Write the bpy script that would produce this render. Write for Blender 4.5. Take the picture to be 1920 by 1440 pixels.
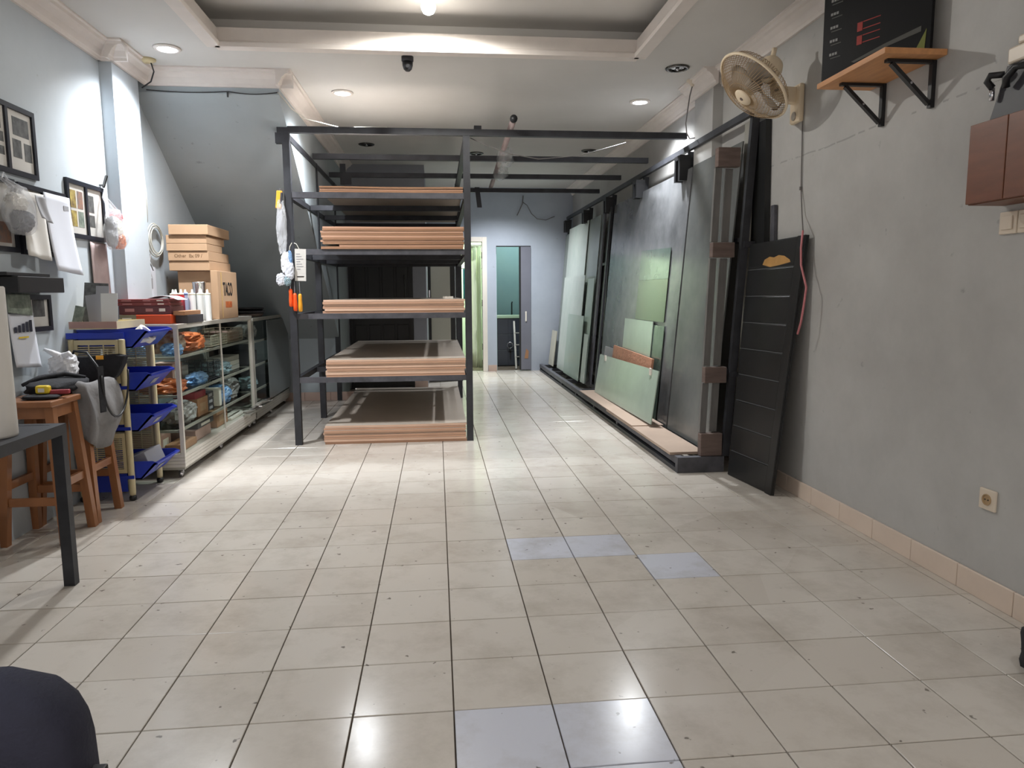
import bpy, bmesh, math, random
from mathutils import Vector, Matrix, noise as mnoise

random.seed(7)
for o in list(bpy.data.objects):
    bpy.data.objects.remove(o)
SC = bpy.context.scene
COL = SC.collection
PI = math.pi

# ------------------------------------------------------------------ camera
cam_d = bpy.data.cameras.new('camera')
cam_d.sensor_fit = 'HORIZONTAL'
cam_d.sensor_width = 36.0
cam_d.lens = 1344.63 * 36.0 / 1920.0
cam_d.clip_start = 0.02
cam_d.clip_end = 60
CAM = bpy.data.objects.new('camera', cam_d)
COL.objects.link(CAM)
right = Vector((0.99457667, -0.10382345, -0.00615899))
up = Vector((0.0190647, 0.12377555, 0.99212708))
fwd = Vector((0.10224373, 0.98686387, -0.12508364))
CAM.matrix_world = Matrix(((right.x, up.x, -fwd.x, -0.0281),
                           (right.y, up.y, -fwd.y, -3.5299),
                           (right.z, up.z, -fwd.z, 1.2458),
                           (0, 0, 0, 1)))
SC.camera = CAM

# ------------------------------------------------------------------ world, exposure
W = bpy.data.worlds.new('world')
SC.world = W
W.use_nodes = True
bg = W.node_tree.nodes['Background']
bg.inputs[0].default_value = (1.0, 0.93, 0.86, 1)   # evening street glow through the open shop front
bg.inputs[1].default_value = 0.9
SC.view_settings.view_transform = 'Standard'
SC.view_settings.look = 'None'
SC.view_settings.gamma = 1
SC.view_settings.use_curve_mapping = False
SC.view_settings.exposure = 0.46
DL_W = 295.0        # recessed spot downlights
BULB_W = 70.0      # bare bulb in the ceiling tray

# ------------------------------------------------------------------ materials
def lin(c):
    r = []
    for v in c[:3]:
        v = v / 255.0
        r.append(v / 12.92 if v <= 0.04045 else ((v + 0.055) / 1.055) ** 2.4)
    return (r[0], r[1], r[2], 1.0)

MATS = {}
def mat(name, rgb, rough=0.6, metal=0.0, spec=0.5, nz=None, bump=None, coat=0.0, emit=None, stretch=None, alt=None):
    """principled material; nz = (scale, amount) tints the colour, alt = second colour for the noise."""
    if name in MATS:
        return MATS[name]
    m = bpy.data.materials.new(name)
    m.use_nodes = True
    nt = m.node_tree
    b = nt.nodes['Principled BSDF']
    c = lin(rgb)
    b.inputs['Base Color'].default_value = c
    b.inputs['Roughness'].default_value = rough
    b.inputs['Metallic'].default_value = metal
    b.inputs['Specular IOR Level'].default_value = spec
    b.inputs['Coat Weight'].default_value = coat
    if emit:
        b.inputs['Emission Color'].default_value = lin(emit[0])
        b.inputs['Emission Strength'].default_value = emit[1]
    if nz or bump:
        tc = nt.nodes.new('ShaderNodeTexCoord')
        mp = nt.nodes.new('ShaderNodeMapping')
        if stretch:
            mp.inputs['Scale'].default_value = stretch
        nt.links.new(tc.outputs['Object'], mp.inputs[0])
    if nz:
        n = nt.nodes.new('ShaderNodeTexNoise')
        n.inputs['Scale'].default_value = nz[0]
        n.inputs['Detail'].default_value = 5
        n.inputs['Roughness'].default_value = 0.6
        nt.links.new(mp.outputs[0], n.inputs['Vector'])
        r = nt.nodes.new('ShaderNodeValToRGB')
        a = nz[1]
        c1 = lin(alt) if alt else tuple(max(0, v * (1 - a)) for v in c[:3]) + (1,)
        c2 = tuple(min(1, v * (1 + a)) for v in c[:3]) + (1,) if not alt else c
        r.color_ramp.elements[0].position = 0.32
        r.color_ramp.elements[1].position = 0.68
        r.color_ramp.elements[0].color = c1
        r.color_ramp.elements[1].color = c2
        nt.links.new(n.outputs['Fac'], r.inputs[0])
        nt.links.new(r.outputs[0], b.inputs['Base Color'])
    if bump:
        n2 = nt.nodes.new('ShaderNodeTexNoise')
        n2.inputs['Scale'].default_value = bump[0]
        n2.inputs['Detail'].default_value = 4
        nt.links.new(mp.outputs[0], n2.inputs['Vector'])
        bp = nt.nodes.new('ShaderNodeBump')
        bp.inputs['Strength'].default_value = bump[1]
        bp.inputs['Distance'].default_value = 0.01
        nt.links.new(n2.outputs['Fac'], bp.inputs['Height'])
        nt.links.new(bp.outputs[0], b.inputs['Normal'])
    MATS[name] = m
    return m

def wall_mat(name, rgb, rgb2, crack=None):
    m = bpy.data.materials.new(name)
    m.use_nodes = True
    nt = m.node_tree
    b = nt.nodes['Principled BSDF']
    b.inputs['Roughness'].default_value = 0.55
    b.inputs['Specular IOR Level'].default_value = 0.3
    g = nt.nodes.new('ShaderNodeNewGeometry')
    n = nt.nodes.new('ShaderNodeTexNoise')
    n.inputs['Scale'].default_value = 1.3
    n.inputs['Detail'].default_value = 7
    n.inputs['Roughness'].default_value = 0.65
    nt.links.new(g.outputs['Position'], n.inputs['Vector'])
    r = nt.nodes.new('ShaderNodeValToRGB')
    r.color_ramp.elements[0].position = 0.35
    r.color_ramp.elements[1].position = 0.65
    r.color_ramp.elements[0].color = lin(rgb)
    r.color_ramp.elements[1].color = lin(rgb2)
    nt.links.new(n.outputs['Fac'], r.inputs[0])
    out = r.outputs[0]
    # small scuffs
    n2 = nt.nodes.new('ShaderNodeTexNoise')
    n2.inputs['Scale'].default_value = 14
    n2.inputs['Detail'].default_value = 3
    nt.links.new(g.outputs['Position'], n2.inputs['Vector'])
    r2 = nt.nodes.new('ShaderNodeValToRGB')
    r2.color_ramp.elements[0].position = 0.70
    r2.color_ramp.elements[1].position = 0.78
    r2.color_ramp.elements[0].color = (0, 0, 0, 1)
    r2.color_ramp.elements[1].color = (0.45, 0.45, 0.45, 1)
    nt.links.new(n2.outputs['Fac'], r2.inputs[0])
    mx = nt.nodes.new('ShaderNodeMixRGB')
    mx.inputs[2].default_value = lin((105, 104, 102))
    nt.links.new(r2.outputs[0], mx.inputs[0])
    nt.links.new(out, mx.inputs[1])
    out = mx.outputs[0]
    if crack is not None:          # hairline joint in the plaster at one height
        sp = nt.nodes.new('ShaderNodeSeparateXYZ')
        nt.links.new(g.outputs['Position'], sp.inputs[0])
        nn = nt.nodes.new('ShaderNodeTexNoise')
        nn.inputs['Scale'].default_value = 3.0
        nt.links.new(g.outputs['Position'], nn.inputs['Vector'])
        def ma(op, a, bb):
            q = nt.nodes.new('ShaderNodeMath'); q.operation = op
            for i, v in enumerate((a, bb)):
                if isinstance(v, (int, float)): q.inputs[i].default_value = v
                else: nt.links.new(v, q.inputs[i])
            return q.outputs[0]
        wob = ma('MULTIPLY', ma('SUBTRACT', nn.outputs['Fac'], 0.5), 0.03)
        d = ma('ABSOLUTE', ma('SUBTRACT', ma('ADD', sp.outputs[2], wob), crack), 0)
        line = ma('LESS_THAN', d, 0.0045)
        keep = ma('GREATER_THAN', n2.outputs['Fac'], 0.46)
        f = ma('MULTIPLY', ma('MULTIPLY', line, keep), 0.35)
        m3 = nt.nodes.new('ShaderNodeMixRGB')
        m3.inputs[2].default_value = lin((90, 88, 86))
        nt.links.new(f, m3.inputs[0]); nt.links.new(out, m3.inputs[1])
        out = m3.outputs[0]
    nt.links.new(out, b.inputs['Base Color'])
    bp = nt.nodes.new('ShaderNodeBump')
    bp.inputs['Strength'].default_value = 0.12
    bp.inputs['Distance'].default_value = 0.01
    nt.links.new(n.outputs['Fac'], bp.inputs['Height'])
    nt.links.new(bp.outputs[0], b.inputs['Normal'])
    MATS[name] = m
    return m

def tile_mat(name, rgb, rgb2, rough, spec=0.5):
    m = bpy.data.materials.new(name)
    m.use_nodes = True
    nt = m.node_tree
    b = nt.nodes['Principled BSDF']
    b.inputs['Specular IOR Level'].default_value = spec
    g = nt.nodes.new('ShaderNodeNewGeometry')
    # one tone for each tile
    vm = nt.nodes.new('ShaderNodeVectorMath'); vm.operation = 'DIVIDE'
    vm.inputs[1].default_value = (0.3, 0.3, 1000)
    nt.links.new(g.outputs['Position'], vm.inputs[0])
    fl = nt.nodes.new('ShaderNodeVectorMath'); fl.operation = 'FLOOR'
    nt.links.new(vm.outputs[0], fl.inputs[0])
    wn = nt.nodes.new('ShaderNodeTexWhiteNoise'); wn.noise_dimensions = '3D'
    nt.links.new(fl.outputs[0], wn.inputs['Vector'])
    mx = nt.nodes.new('ShaderNodeMixRGB')
    mx.inputs[1].default_value = lin(rgb); mx.inputs[2].default_value = lin(rgb2)
    nt.links.new(wn.outputs['Value'], mx.inputs[0])
    # grime: broad smears and small specks
    n = nt.nodes.new('ShaderNodeTexNoise')
    n.inputs['Scale'].default_value = 3.2; n.inputs['Detail'].default_value = 8; n.inputs['Roughness'].default_value = 0.7
    nt.links.new(g.outputs['Position'], n.inputs['Vector'])
    r = nt.nodes.new('ShaderNodeValToRGB')
    r.color_ramp.elements[0].position = 0.47; r.color_ramp.elements[1].position = 0.75
    r.color_ramp.elements[0].color = (0, 0, 0, 1); r.color_ramp.elements[1].color = (0.45, 0.45, 0.45, 1)
    nt.links.new(n.outputs['Fac'], r.inputs[0])
    m2 = nt.nodes.new('ShaderNodeMixRGB'); m2.inputs[2].default_value = lin((140, 128, 112))
    nt.links.new(r.outputs[0], m2.inputs[0]); nt.links.new(mx.outputs[0], m2.inputs[1])
    v = nt.nodes.new('ShaderNodeTexNoise')
    v.inputs['Scale'].default_value = 22; v.inputs['Detail'].default_value = 2.5
    nt.links.new(g.outputs['Position'], v.inputs['Vector'])
    rv = nt.nodes.new('ShaderNodeValToRGB')
    rv.color_ramp.elements[0].position = 0.70; rv.color_ramp.elements[1].position = 0.735
    rv.color_ramp.elements[0].color = (0, 0, 0, 1); rv.color_ramp.elements[1].color = (0.75, 0.75, 0.75, 1)
    nt.links.new(v.outputs['Fac'], rv.inputs[0])
    m3 = nt.nodes.new('ShaderNodeMixRGB'); m3.inputs[2].default_value = lin((82, 74, 66))
    nt.links.new(rv.outputs[0], m3.inputs[0]); nt.links.new(m2.outputs[0], m3.inputs[1])
    nt.links.new(m3.outputs[0], b.inputs['Base Color'])
    rr = nt.nodes.new('ShaderNodeMath'); rr.operation = 'MULTIPLY_ADD'
    nt.links.new(n.outputs['Fac'], rr.inputs[0]); rr.inputs[1].default_value = 0.16; rr.inputs[2].default_value = rough
    nt.links.new(rr.outputs[0], b.inputs['Roughness'])
    MATS[name] = m
    return m

def glass_mat(name, tint, gloss_rough=0.03, fac=0.9):
    m = bpy.data.materials.new(name)
    m.use_nodes = True
    nt = m.node_tree
    nt.nodes.clear()
    out = nt.nodes.new('ShaderNodeOutputMaterial')
    tr = nt.nodes.new('ShaderNodeBsdfTransparent'); tr.inputs[0].default_value = lin(tint)
    gl = nt.nodes.new('ShaderNodeBsdfGlossy'); gl.inputs['Roughness'].default_value = gloss_rough
    gl.inputs[0].default_value = (1, 1, 1, 1)
    fr = nt.nodes.new('ShaderNodeFresnel'); fr.inputs[0].default_value = 1.45
    mu = nt.nodes.new('ShaderNodeMath'); mu.operation = 'MULTIPLY'; mu.inputs[1].default_value = fac
    nt.links.new(fr.outputs[0], mu.inputs[0])
    ge = nt.nodes.new('ShaderNodeNewGeometry')
    inv = nt.nodes.new('ShaderNodeMath'); inv.operation = 'SUBTRACT'; inv.inputs[0].default_value = 1.0
    nt.links.new(ge.outputs['Backfacing'], inv.inputs[1])
    mu2 = nt.nodes.new('ShaderNodeMath'); mu2.operation = 'MULTIPLY'
    nt.links.new(mu.outputs[0], mu2.inputs[0]); nt.links.new(inv.outputs[0], mu2.inputs[1])
    mu = mu2
    mx = nt.nodes.new('ShaderNodeMixShader')
    nt.links.new(mu.outputs[0], mx.inputs[0])
    nt.links.new(tr.outputs[0], mx.inputs[1]); nt.links.new(gl.outputs[0], mx.inputs[2])
    nt.links.new(mx.outputs[0], out.inputs[0])
    MATS[name] = m
    return m

def film_mat(name, tint, alpha=0.55, rough=0.25):
    """crinkled translucent plastic"""
    m = bpy.data.materials.new(name)
    m.use_nodes = True
    nt = m.node_tree
    b = nt.nodes['Principled BSDF']
    b.inputs['Base Color'].default_value = lin(tint)
    b.inputs['Roughness'].default_value = rough
    b.inputs['Alpha'].default_value = alpha
    tc = nt.nodes.new('ShaderNodeTexCoord')
    n = nt.nodes.new('ShaderNodeTexNoise'); n.inputs['Scale'].default_value = 30; n.inputs['Detail'].default_value = 4
    nt.links.new(tc.outputs['Object'], n.inputs['Vector'])
    bp = nt.nodes.new('ShaderNodeBump'); bp.inputs['Strength'].default_value = 0.6; bp.inputs['Distance'].default_value = 0.01
    nt.links.new(n.outputs['Fac'], bp.inputs['Height']); nt.links.new(bp.outputs[0], b.inputs['Normal'])
    MATS[name] = m
    return m

wall_mat('paint_left', (176, 184, 190), (186, 193, 199))
wall_mat('paint_right', (168, 166, 163), (184, 183, 180), crack=2.055)
wall_mat('paint_back', (164, 171, 183), (174, 181, 192))
wall_mat('paint_stair', (158, 166, 170), (166, 174, 178))
wall_mat('paint_green', (216, 228, 208), (224, 234, 216))
wall_mat('paint_teal', (160, 186, 188), (172, 196, 192))
wall_mat('paint_grey', (150, 152, 160), (160, 162, 170))
mat('ceiling_paint', (206, 204, 201), 0.8, nz=(1.5, 0.03), spec=0.2)
mat('tray_paint', (224, 221, 217), 0.8, nz=(1.5, 0.03), spec=0.2)
mat('plaster_trim', (222, 214, 208), 0.6, nz=(6, 0.04))
tile_mat('ceramic_tile', (201, 194, 185), (192, 184, 174), 0.10, 0.26)
tile_mat('blue_tile', (200, 202, 212), (196, 198, 208), 0.12)
mat('grout', (92, 80, 68), 0.9, nz=(8, 0.25))
mat('skirting_ceramic', (216, 198, 182), 0.3, nz=(4, 0.05))
mat('skirting_pink', (190, 165, 152), 0.4, nz=(4, 0.06))
mat('black_steel', (52, 53, 58), 0.5, metal=0.2, nz=(9, 0.25))
mat('dusty_steel', (80, 80, 86), 0.6, metal=0.15, nz=(10, 0.3))
mat('chrome', (200, 200, 205), 0.18, metal=1.0)
mat('dark_chrome', (92, 90, 88), 0.25, metal=1.0)
mat('lamp_white', (255, 255, 255), 0.5, emit=((235, 243, 255), 22.0))
mat('bulb_white', (255, 255, 250), 0.5, emit=((255, 252, 240), 14.0))
mat('mdf_edge', (200, 158, 132), 0.8, nz=(3, 0.12), stretch=(1, 1, 60))
mat('mdf_edge_dark', (160, 120, 92), 0.8, nz=(3, 0.12), stretch=(1, 1, 60))
mat('mdf_edge_pale', (222, 186, 162), 0.8, nz=(3, 0.1), stretch=(1, 1, 60))
mat('mdf_face', (176, 164, 152), 0.75, nz=(2, 0.06))
mat('dark_glass', (84, 85, 87), 0.18, spec=0.5, nz=(2.6, 0.0), alt=(116, 117, 119))
mat('smoke_glass', (90, 92, 92), 0.24, spec=0.5, nz=(2.5, 0.0), alt=(108, 110, 108))
mat('green_glass', (160, 176, 163), 0.16, spec=0.6, nz=(3, 0.06))
mat('pale_glass', (188, 194, 186), 0.2, spec=0.6, nz=(2.5, 0.0), alt=(172, 184, 174))
mat('grey_green_glass', (128, 136, 128), 0.2, spec=0.6, nz=(3, 0.05))
mat('teal_glass_and_reflection', (72, 88, 80), 0.14, spec=0.6, nz=(4, 0.0), alt=(92, 106, 98))  # a real teal pane, and the upper half of the painted reflection
mat('olive_reflection', (84, 92, 72), 0.16, spec=0.6, nz=(5, 0.0), alt=(74, 86, 70))  # lower half of the green reflection painted on the dark glass
mat('weathered_timber', (108, 92, 86), 0.8, nz=(6, 0.22), stretch=(1, 1, 6))
mat('grey_timber', (112, 110, 108), 0.75, nz=(5, 0.15), stretch=(6, 6, 1))
mat('hardboard', (170, 150, 134), 0.8, nz=(3, 0.06))
mat('orange_wrap', (176, 126, 100), 0.6, nz=(14, 0.15), bump=(40, 0.5))
mat('black_door_paint', (30, 31, 32), 0.38, nz=(5, 0.2))
mat('scratch_grey', (74, 76, 78), 0.5)
mat('bare_wood', (176, 132, 72), 0.8, nz=(9, 0.15), stretch=(6, 1, 1))
mat('stool_wood', (142, 92, 56), 0.45, nz=(5, 0.22), stretch=(1, 1, 0.2), coat=0.2)
mat('shelf_wood', (196, 140, 92), 0.55, nz=(5, 0.12), stretch=(6, 1, 6))
mat('brown_laminate', (112, 66, 44), 0.4, nz=(4, 0.15), stretch=(1, 1, 5))
mat('fan_cream', (226, 208, 180), 0.5, nz=(6, 0.06))
mat('fan_grille', (170, 142, 106), 0.45)
mat('fan_blade', (150, 140, 128), 0.4)
mat('cream_plastic', (214, 200, 182), 0.4)
mat('beige_plastic', (200, 186, 148), 0.5, nz=(6, 0.05))
mat('blue_plastic', (36, 58, 170), 0.35, nz=(6, 0.08))
mat('black_plastic', (26, 26, 29), 0.45)
mat('charcoal_plastic', (56, 56, 62), 0.5)
mat('black_fabric', (28, 28, 33), 0.85, nz=(20, 0.3), bump=(60, 0.3))
mat('navy_fabric', (40, 41, 58), 0.8, nz=(8, 0.2), bump=(120, 0.25))
mat('grey_fabric', (122, 120, 120), 0.9, nz=(10, 0.12), bump=(30, 0.4))
mat('aluminium', (206, 201, 192), 0.4, metal=0.2, nz=(6, 0.06))
mat('aluminium_dull', (160, 157, 148), 0.45, metal=0.25, nz=(6, 0.08))
mat('cardboard', (170, 138, 108), 0.85, nz=(4, 0.06))
mat('cardboard_dark', (158, 116, 84), 0.85, nz=(4, 0.08))
mat('pen_ink', (120, 92, 66), 0.8)
mat('print_black', (34, 30, 28), 0.6)
mat('tape_tan', (206, 170, 110), 0.3)
mat('paper', (204, 206, 214), 0.8, nz=(3, 0.03))
mat('paper_warm', (206, 202, 196), 0.8, nz=(3, 0.04))
mat('paper_grey', (150, 150, 154), 0.7, nz=(3, 0.06))
mat('frame_black', (26, 28, 38), 0.4)
mat('photo_grey', (108, 108, 106), 0.6, nz=(26, 0.0), alt=(60, 60, 60))
mat('photo_ochre', (196, 176, 96), 0.6, nz=(22, 0.0), alt=(112, 90, 60))
mat('photo_brown', (170, 120, 90), 0.6, nz=(22, 0.0), alt=(110, 110, 112))
mat('photo_green', (150, 160, 146), 0.6, nz=(22, 0.0), alt=(90, 100, 92))
mat('mauve_cloth', (164, 146, 144), 0.85, nz=(9, 0.1))
mat('mauve_print', (172, 124, 122), 0.85)
film_mat('clear_film', (232, 234, 238), 0.3, 0.2)
film_mat('white_film', (236, 236, 240), 0.85, 0.35)
mat('maroon', (118, 52, 52), 0.45, nz=(5, 0.15))
mat('maroon_dark', (88, 44, 50), 0.45, nz=(5, 0.15))
mat('orange_box', (206, 74, 34), 0.5)
mat('khaki', (134, 128, 104), 0.6)
mat('label_white', (222, 216, 206), 0.6)
mat('tube_white', (228, 230, 228), 0.35)
mat('tube_cap', (236, 236, 214), 0.4)
mat('red_plastic', (214, 58, 60), 0.4)
mat('pink_plastic', (206, 150, 150), 0.5)
mat('blue_cap', (140, 160, 220), 0.4)
mat('orange_plastic', (240, 88, 30), 0.4)
mat('amber_plastic', (238, 166, 44), 0.45)
mat('yellow_plastic', (228, 196, 46), 0.45)
mat('blue_bag', (66, 116, 176), 0.4, nz=(24, 0.0), alt=(140, 170, 200), bump=(24, 0.6))
mat('orange_bag', (204, 116, 66), 0.4, nz=(20, 0.0), alt=(160, 80, 46), bump=(24, 0.6))
mat('rust_bag', (140, 82, 58), 0.45, nz=(20, 0.0), alt=(196, 176, 160), bump=(24, 0.6))
mat('grey_bag', (168, 166, 164), 0.35, nz=(20, 0.0), alt=(120, 118, 118), bump=(24, 0.7))
mat('paleblue_bag', (150, 172, 180), 0.35, nz=(20, 0.0), alt=(110, 128, 136), bump=(24, 0.6))
mat('pink_box', (176, 142, 132), 0.7, nz=(6, 0.08))
mat('red_box', (146, 44, 52), 0.5)
mat('dark_box', (58, 56, 60), 0.6, nz=(6, 0.1))
mat('basket_white', (206, 200, 182), 0.5)
mat('basket_tan', (176, 160, 140), 0.5)
mat('cable_grey', (110, 106, 104), 0.6)
mat('cable_white', (196, 192, 180), 0.55)
mat('cable_black', (40, 40, 42), 0.6)
mat('cable_pink', (196, 120, 124), 0.5)
mat('screen_black', (20, 20, 22), 0.55, spec=0.2)
mat('board_white', (140, 140, 138), 0.7)
mat('board_red', (150, 52, 46), 0.7)
mat('board_grey', (82, 82, 78), 0.7)
mat('board_green', (118, 124, 60), 0.7)
mat('door_purple', (112, 113, 124), 0.5, nz=(3, 0.06))
mat('dark_tile', (52, 56, 64), 0.3, nz=(3, 0.1))
mat('pale_green_ceramic', (168, 190, 160), 0.3)
mat('white_frame', (222, 214, 204), 0.5, nz=(4, 0.04))
mat('locker_beige', (186, 183, 168), 0.5, nz=(2, 0.05))
mat('towel_blue', (60, 120, 140), 0.9, nz=(8, 0.15))
mat('strip_curtain', (222, 230, 202), 0.5, nz=(12, 0.1), stretch=(8, 8, 0.3))
mat('glass_smudged', (96, 100, 98), 0.3, spec=0.6, nz=(2, 0.08))
glass_mat('clear_glass', (246, 249, 247), 0.03, 0.45)
glass_mat('frame_glass', (250, 250, 250), 0.08, 0.25)
glass_mat('bottle_clear', (214, 220, 236), 0.05, 1.0)

# ------------------------------------------------------------------ mesh helpers
ORIGIN = {}

class MB:
    def __init__(self):
        self.v = []; self.f = []; self.mi = []
    def add(self, vs, fs, mi=0):
        k = len(self.v)
        self.v += [Vector(p) for p in vs]
        for f in fs:
            self.f.append(tuple(i + k for i in f)); self.mi.append(mi)
        return self
    def box(self, x0, x1, y0, y1, z0, z1, mi=0):
        vs = [(x0, y0, z0), (x1, y0, z0), (x1, y1, z0), (x0, y1, z0), (x0, y0, z1), (x1, y0, z1), (x1, y1, z1), (x0, y1, z1)]
        return self.add(vs, [(0, 3, 2, 1), (4, 5, 6, 7), (0, 1, 5, 4), (1, 2, 6, 5), (2, 3, 7, 6), (3, 0, 4, 7)], mi)
    def obox(self, c, d, R=None, mi=0):
        R = R or Matrix.Identity(3)
        c = Vector(c)
        vs = []
        for sz in (-1, 1):
            for sx, sy in ((-1, -1), (1, -1), (1, 1), (-1, 1)):
                vs.append(c + R @ Vector((sx * d[0] / 2, sy * d[1] / 2, sz * d[2] / 2)))
        return self.add(vs, [(0, 3, 2, 1), (4, 5, 6, 7), (0, 1, 5, 4), (1, 2, 6, 5), (2, 3, 7, 6), (3, 0, 4, 7)], mi)
    def bar(self, p, q, w, h, ref=(0, 0, 1), mi=0):
        p, q = Vector(p), Vector(q)
        a = (q - p).normalized(); ref = Vector(ref)
        s = a.cross(ref)
        if s.length < 1e-4: s = a.cross(Vector((1, 0, 0)))
        s.normalize(); t = s.cross(a)
        R = Matrix((s, a, t)).transposed()
        return self.obox((p + q) / 2, (w, (q - p).length, h), R, mi)
    def slab(self, pts, n, t, mi=0):
        """polygon pts (3d, planar) thickened by t along n"""
        n = Vector(n).normalized() * t
        k = len(pts)
        a = [Vector(p) for p in pts]; b = [p + n for p in a]
        fs = [tuple(range(k))[::-1], tuple(range(k, 2 * k))]
        for i in range(k):
            j = (i + 1) % k
            fs.append((i, j, k + j, k + i))
        return self.add(a + b, fs, mi)
    def tube(self, pts, r, n=6, closed=False, mi=0):
        pts = [Vector(p) for p in pts]
        N = len(pts)
        rings = []
        prev = None
        for i, p in enumerate(pts):
            if closed: d = pts[(i + 1) % N] - pts[i - 1]
            else: d = pts[min(i + 1, N - 1)] - pts[max(i - 1, 0)]
            d.normalize()
            if prev is None:
                ref = Vector((0, 0, 1)) if abs(d.z) < 0.9 else Vector((1, 0, 0))
                s = d.cross(ref).normalized()
            else:
                s = (prev - d * prev.dot(d)).normalized()
            prev = s
            t = d.cross(s)
            rr = r[i] if isinstance(r, (list, tuple)) else r
            rings.append([p + (s * math.cos(2 * PI * k / n) + t * math.sin(2 * PI * k / n)) * rr for k in range(n)])
        vs = [v for ring in rings for v in ring]
        fs = []
        for i in range(N if closed else N - 1):
            j = (i + 1) % N
            for k in range(n):
                k2 = (k + 1) % n
                fs.append((i * n + k, i * n + k2, j * n + k2, j * n + k))
        if not closed:
            fs.append(tuple(range(n))[::-1]); fs.append(tuple((N - 1) * n + k for k in range(n)))
        return self.add(vs, fs, mi)
    def cyl(self, p, q, r, n=12, mi=0):
        return self.tube([p, q], r, n, mi=mi)
    def lathe(self, prof, c, n=20, R=None, mi=0, caps=True):
        R = R or Matrix.Identity(3); c = Vector(c)
        vs = []
        for r, z in prof:
            for k in range(n):
                a = 2 * PI * k / n
                vs.append(c + R @ Vector((r * math.cos(a), r * math.sin(a), z)))
        fs = []
        for i in range(len(prof) - 1):
            for k in range(n):
                k2 = (k + 1) % n
                fs.append((i * n + k, i * n + k2, (i + 1) * n + k2, (i + 1) * n + k))
        if caps:
            fs.append(tuple(range(n))[::-1]); fs.append(tuple((len(prof) - 1) * n + k for k in range(n)))
        return self.add(vs, fs, mi)
    def blob(self, c, d, seed=0, amp=0.2, fr=2.2, nu=18, nv=12, sq=0.7, flat=None, mi=0):
        """crumpled bag: squarish ellipsoid pushed about by noise"""
        c = Vector(c)
        vs = []
        def sp(a, e): return math.copysign(abs(a) ** e, a)
        for j in range(nv + 1):
            th = -PI / 2 + PI * j / nv
            for i in range(nu):
                ph = 2 * PI * i / nu
                p = Vector((sp(math.cos(th), sq) * sp(math.cos(ph), sq), sp(math.cos(th), sq) * sp(math.sin(ph), sq), sp(math.sin(th), sq)))
                nn = mnoise.noise(p * fr + Vector((seed * 7.3, seed * 3.1, seed)))
                n2 = mnoise.noise(p * fr * 2.7 + Vector((seed, seed * 5.1, seed * 2)))
                p *= 1 + amp * nn + amp * 0.5 * n2
                q = c + Vector((p.x * d[0] / 2, p.y * d[1] / 2, p.z * d[2] / 2))
                if flat is not None and q.z < flat: q.z = flat
                vs.append(q)
        fs = []
        for j in range(nv):
            for i in range(nu):
                i2 = (i + 1) % nu
                fs.append((j * nu + i, j * nu + i2, (j + 1) * nu + i2, (j + 1) * nu + i))
        return self.add(vs, fs, mi)
    def crumple(self, c, d, seed, flat=True, nu=30, nv=20):
        """plastic bag with sharp creases, resting on its base"""
        k0 = len(self.v)
        self.blob(c, (d[0] * 1.08, d[1] * 1.08, d[2] * 1.25), seed, 0.12, 1.8, nu, nv, 0.75)
        cc = Vector(c); z0 = c[2] - d[2] / 2
        for i in range(k0, len(self.v)):
            p = self.v[i] - cc
            q = Vector((p.x / d[0], p.y / d[1], p.z / d[2])) * 5.0 + Vector((seed * 3.7, seed, seed * 1.9))
            r1 = 1 - 2 * abs(mnoise.noise(q)); r2 = 1 - 2 * abs(mnoise.noise(q * 2.3))
            w = cc + p * (0.80 + 0.16 * r1 + 0.10 * r2)
            if flat: w.z = max(w.z, z0)
            self.v[i] = w
        return self
    def sheet(self, fn, nu, nv, t, mi=0):
        """thin curved sheet: fn(u,v) -> point, thickened by t"""
        P = [[Vector(fn(i / nu, j / nv)) for i in range(nu + 1)] for j in range(nv + 1)]
        vs = []
        for side in (0, 1):
            for j in range(nv + 1):
                for i in range(nu + 1):
                    du = P[j][min(i + 1, nu)] - P[j][max(i - 1, 0)]
                    dv = P[min(j + 1, nv)][i] - P[max(j - 1, 0)][i]
                    nrm = du.cross(dv).normalized()
                    vs.append(P[j][i] + nrm * (t / 2 if side else -t / 2))
        K = (nu + 1) * (nv + 1); w = nu + 1
        fs = []
        for j in range(nv):
            for i in range(nu):
                a, b, c, d = j * w + i, j * w + i + 1, (j + 1) * w + i + 1, (j + 1) * w + i
                fs.append((a, d, c, b)); fs.append((K + a, K + b, K + c, K + d))
        rim = [i for i in range(nu)] + [j * w + nu for j in range(nv)] + [nv * w + i for i in range(nu, 0, -1)] + [j * w for j in range(nv, 0, -1)]
        for i in range(len(rim)):
            a, b = rim[i], rim[(i + 1) % len(rim)]
            fs.append((a, b, K + b, K + a))
        return self.add(vs, fs, mi)
    def build(self, name, material, parent=None, smooth=False, bevel=0.0, local=False, seg=2):
        me = bpy.data.meshes.new(name)
        bm = bmesh.new()
        if parent is not None:
            off = Vector((0, 0, 0)) if local else ORIGIN.get(parent, Vector((0, 0, 0)))
        elif local:
            off = Vector((0, 0, 0))
        else:
            xs = [p.x for p in self.v]; ys = [p.y for p in self.v]; zs = [p.z for p in self.v]
            off = Vector(((min(xs) + max(xs)) / 2, (min(ys) + max(ys)) / 2, min(zs)))
        bv = [bm.verts.new(p - off) for p in self.v]
        for f, mi in zip(self.f, self.mi):
            try:
                fa = bm.faces.new([bv[i] for i in f]); fa.material_index = mi; fa.smooth = smooth
            except ValueError:
                pass
        if bevel > 0:
            bmesh.ops.bevel(bm, geom=list(bm.edges), offset=bevel, segments=seg, affect='EDGES', profile=0.5)
        bmesh.ops.recalc_face_normals(bm, faces=list(bm.faces))
        bm.to_mesh(me); bm.free()
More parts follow.
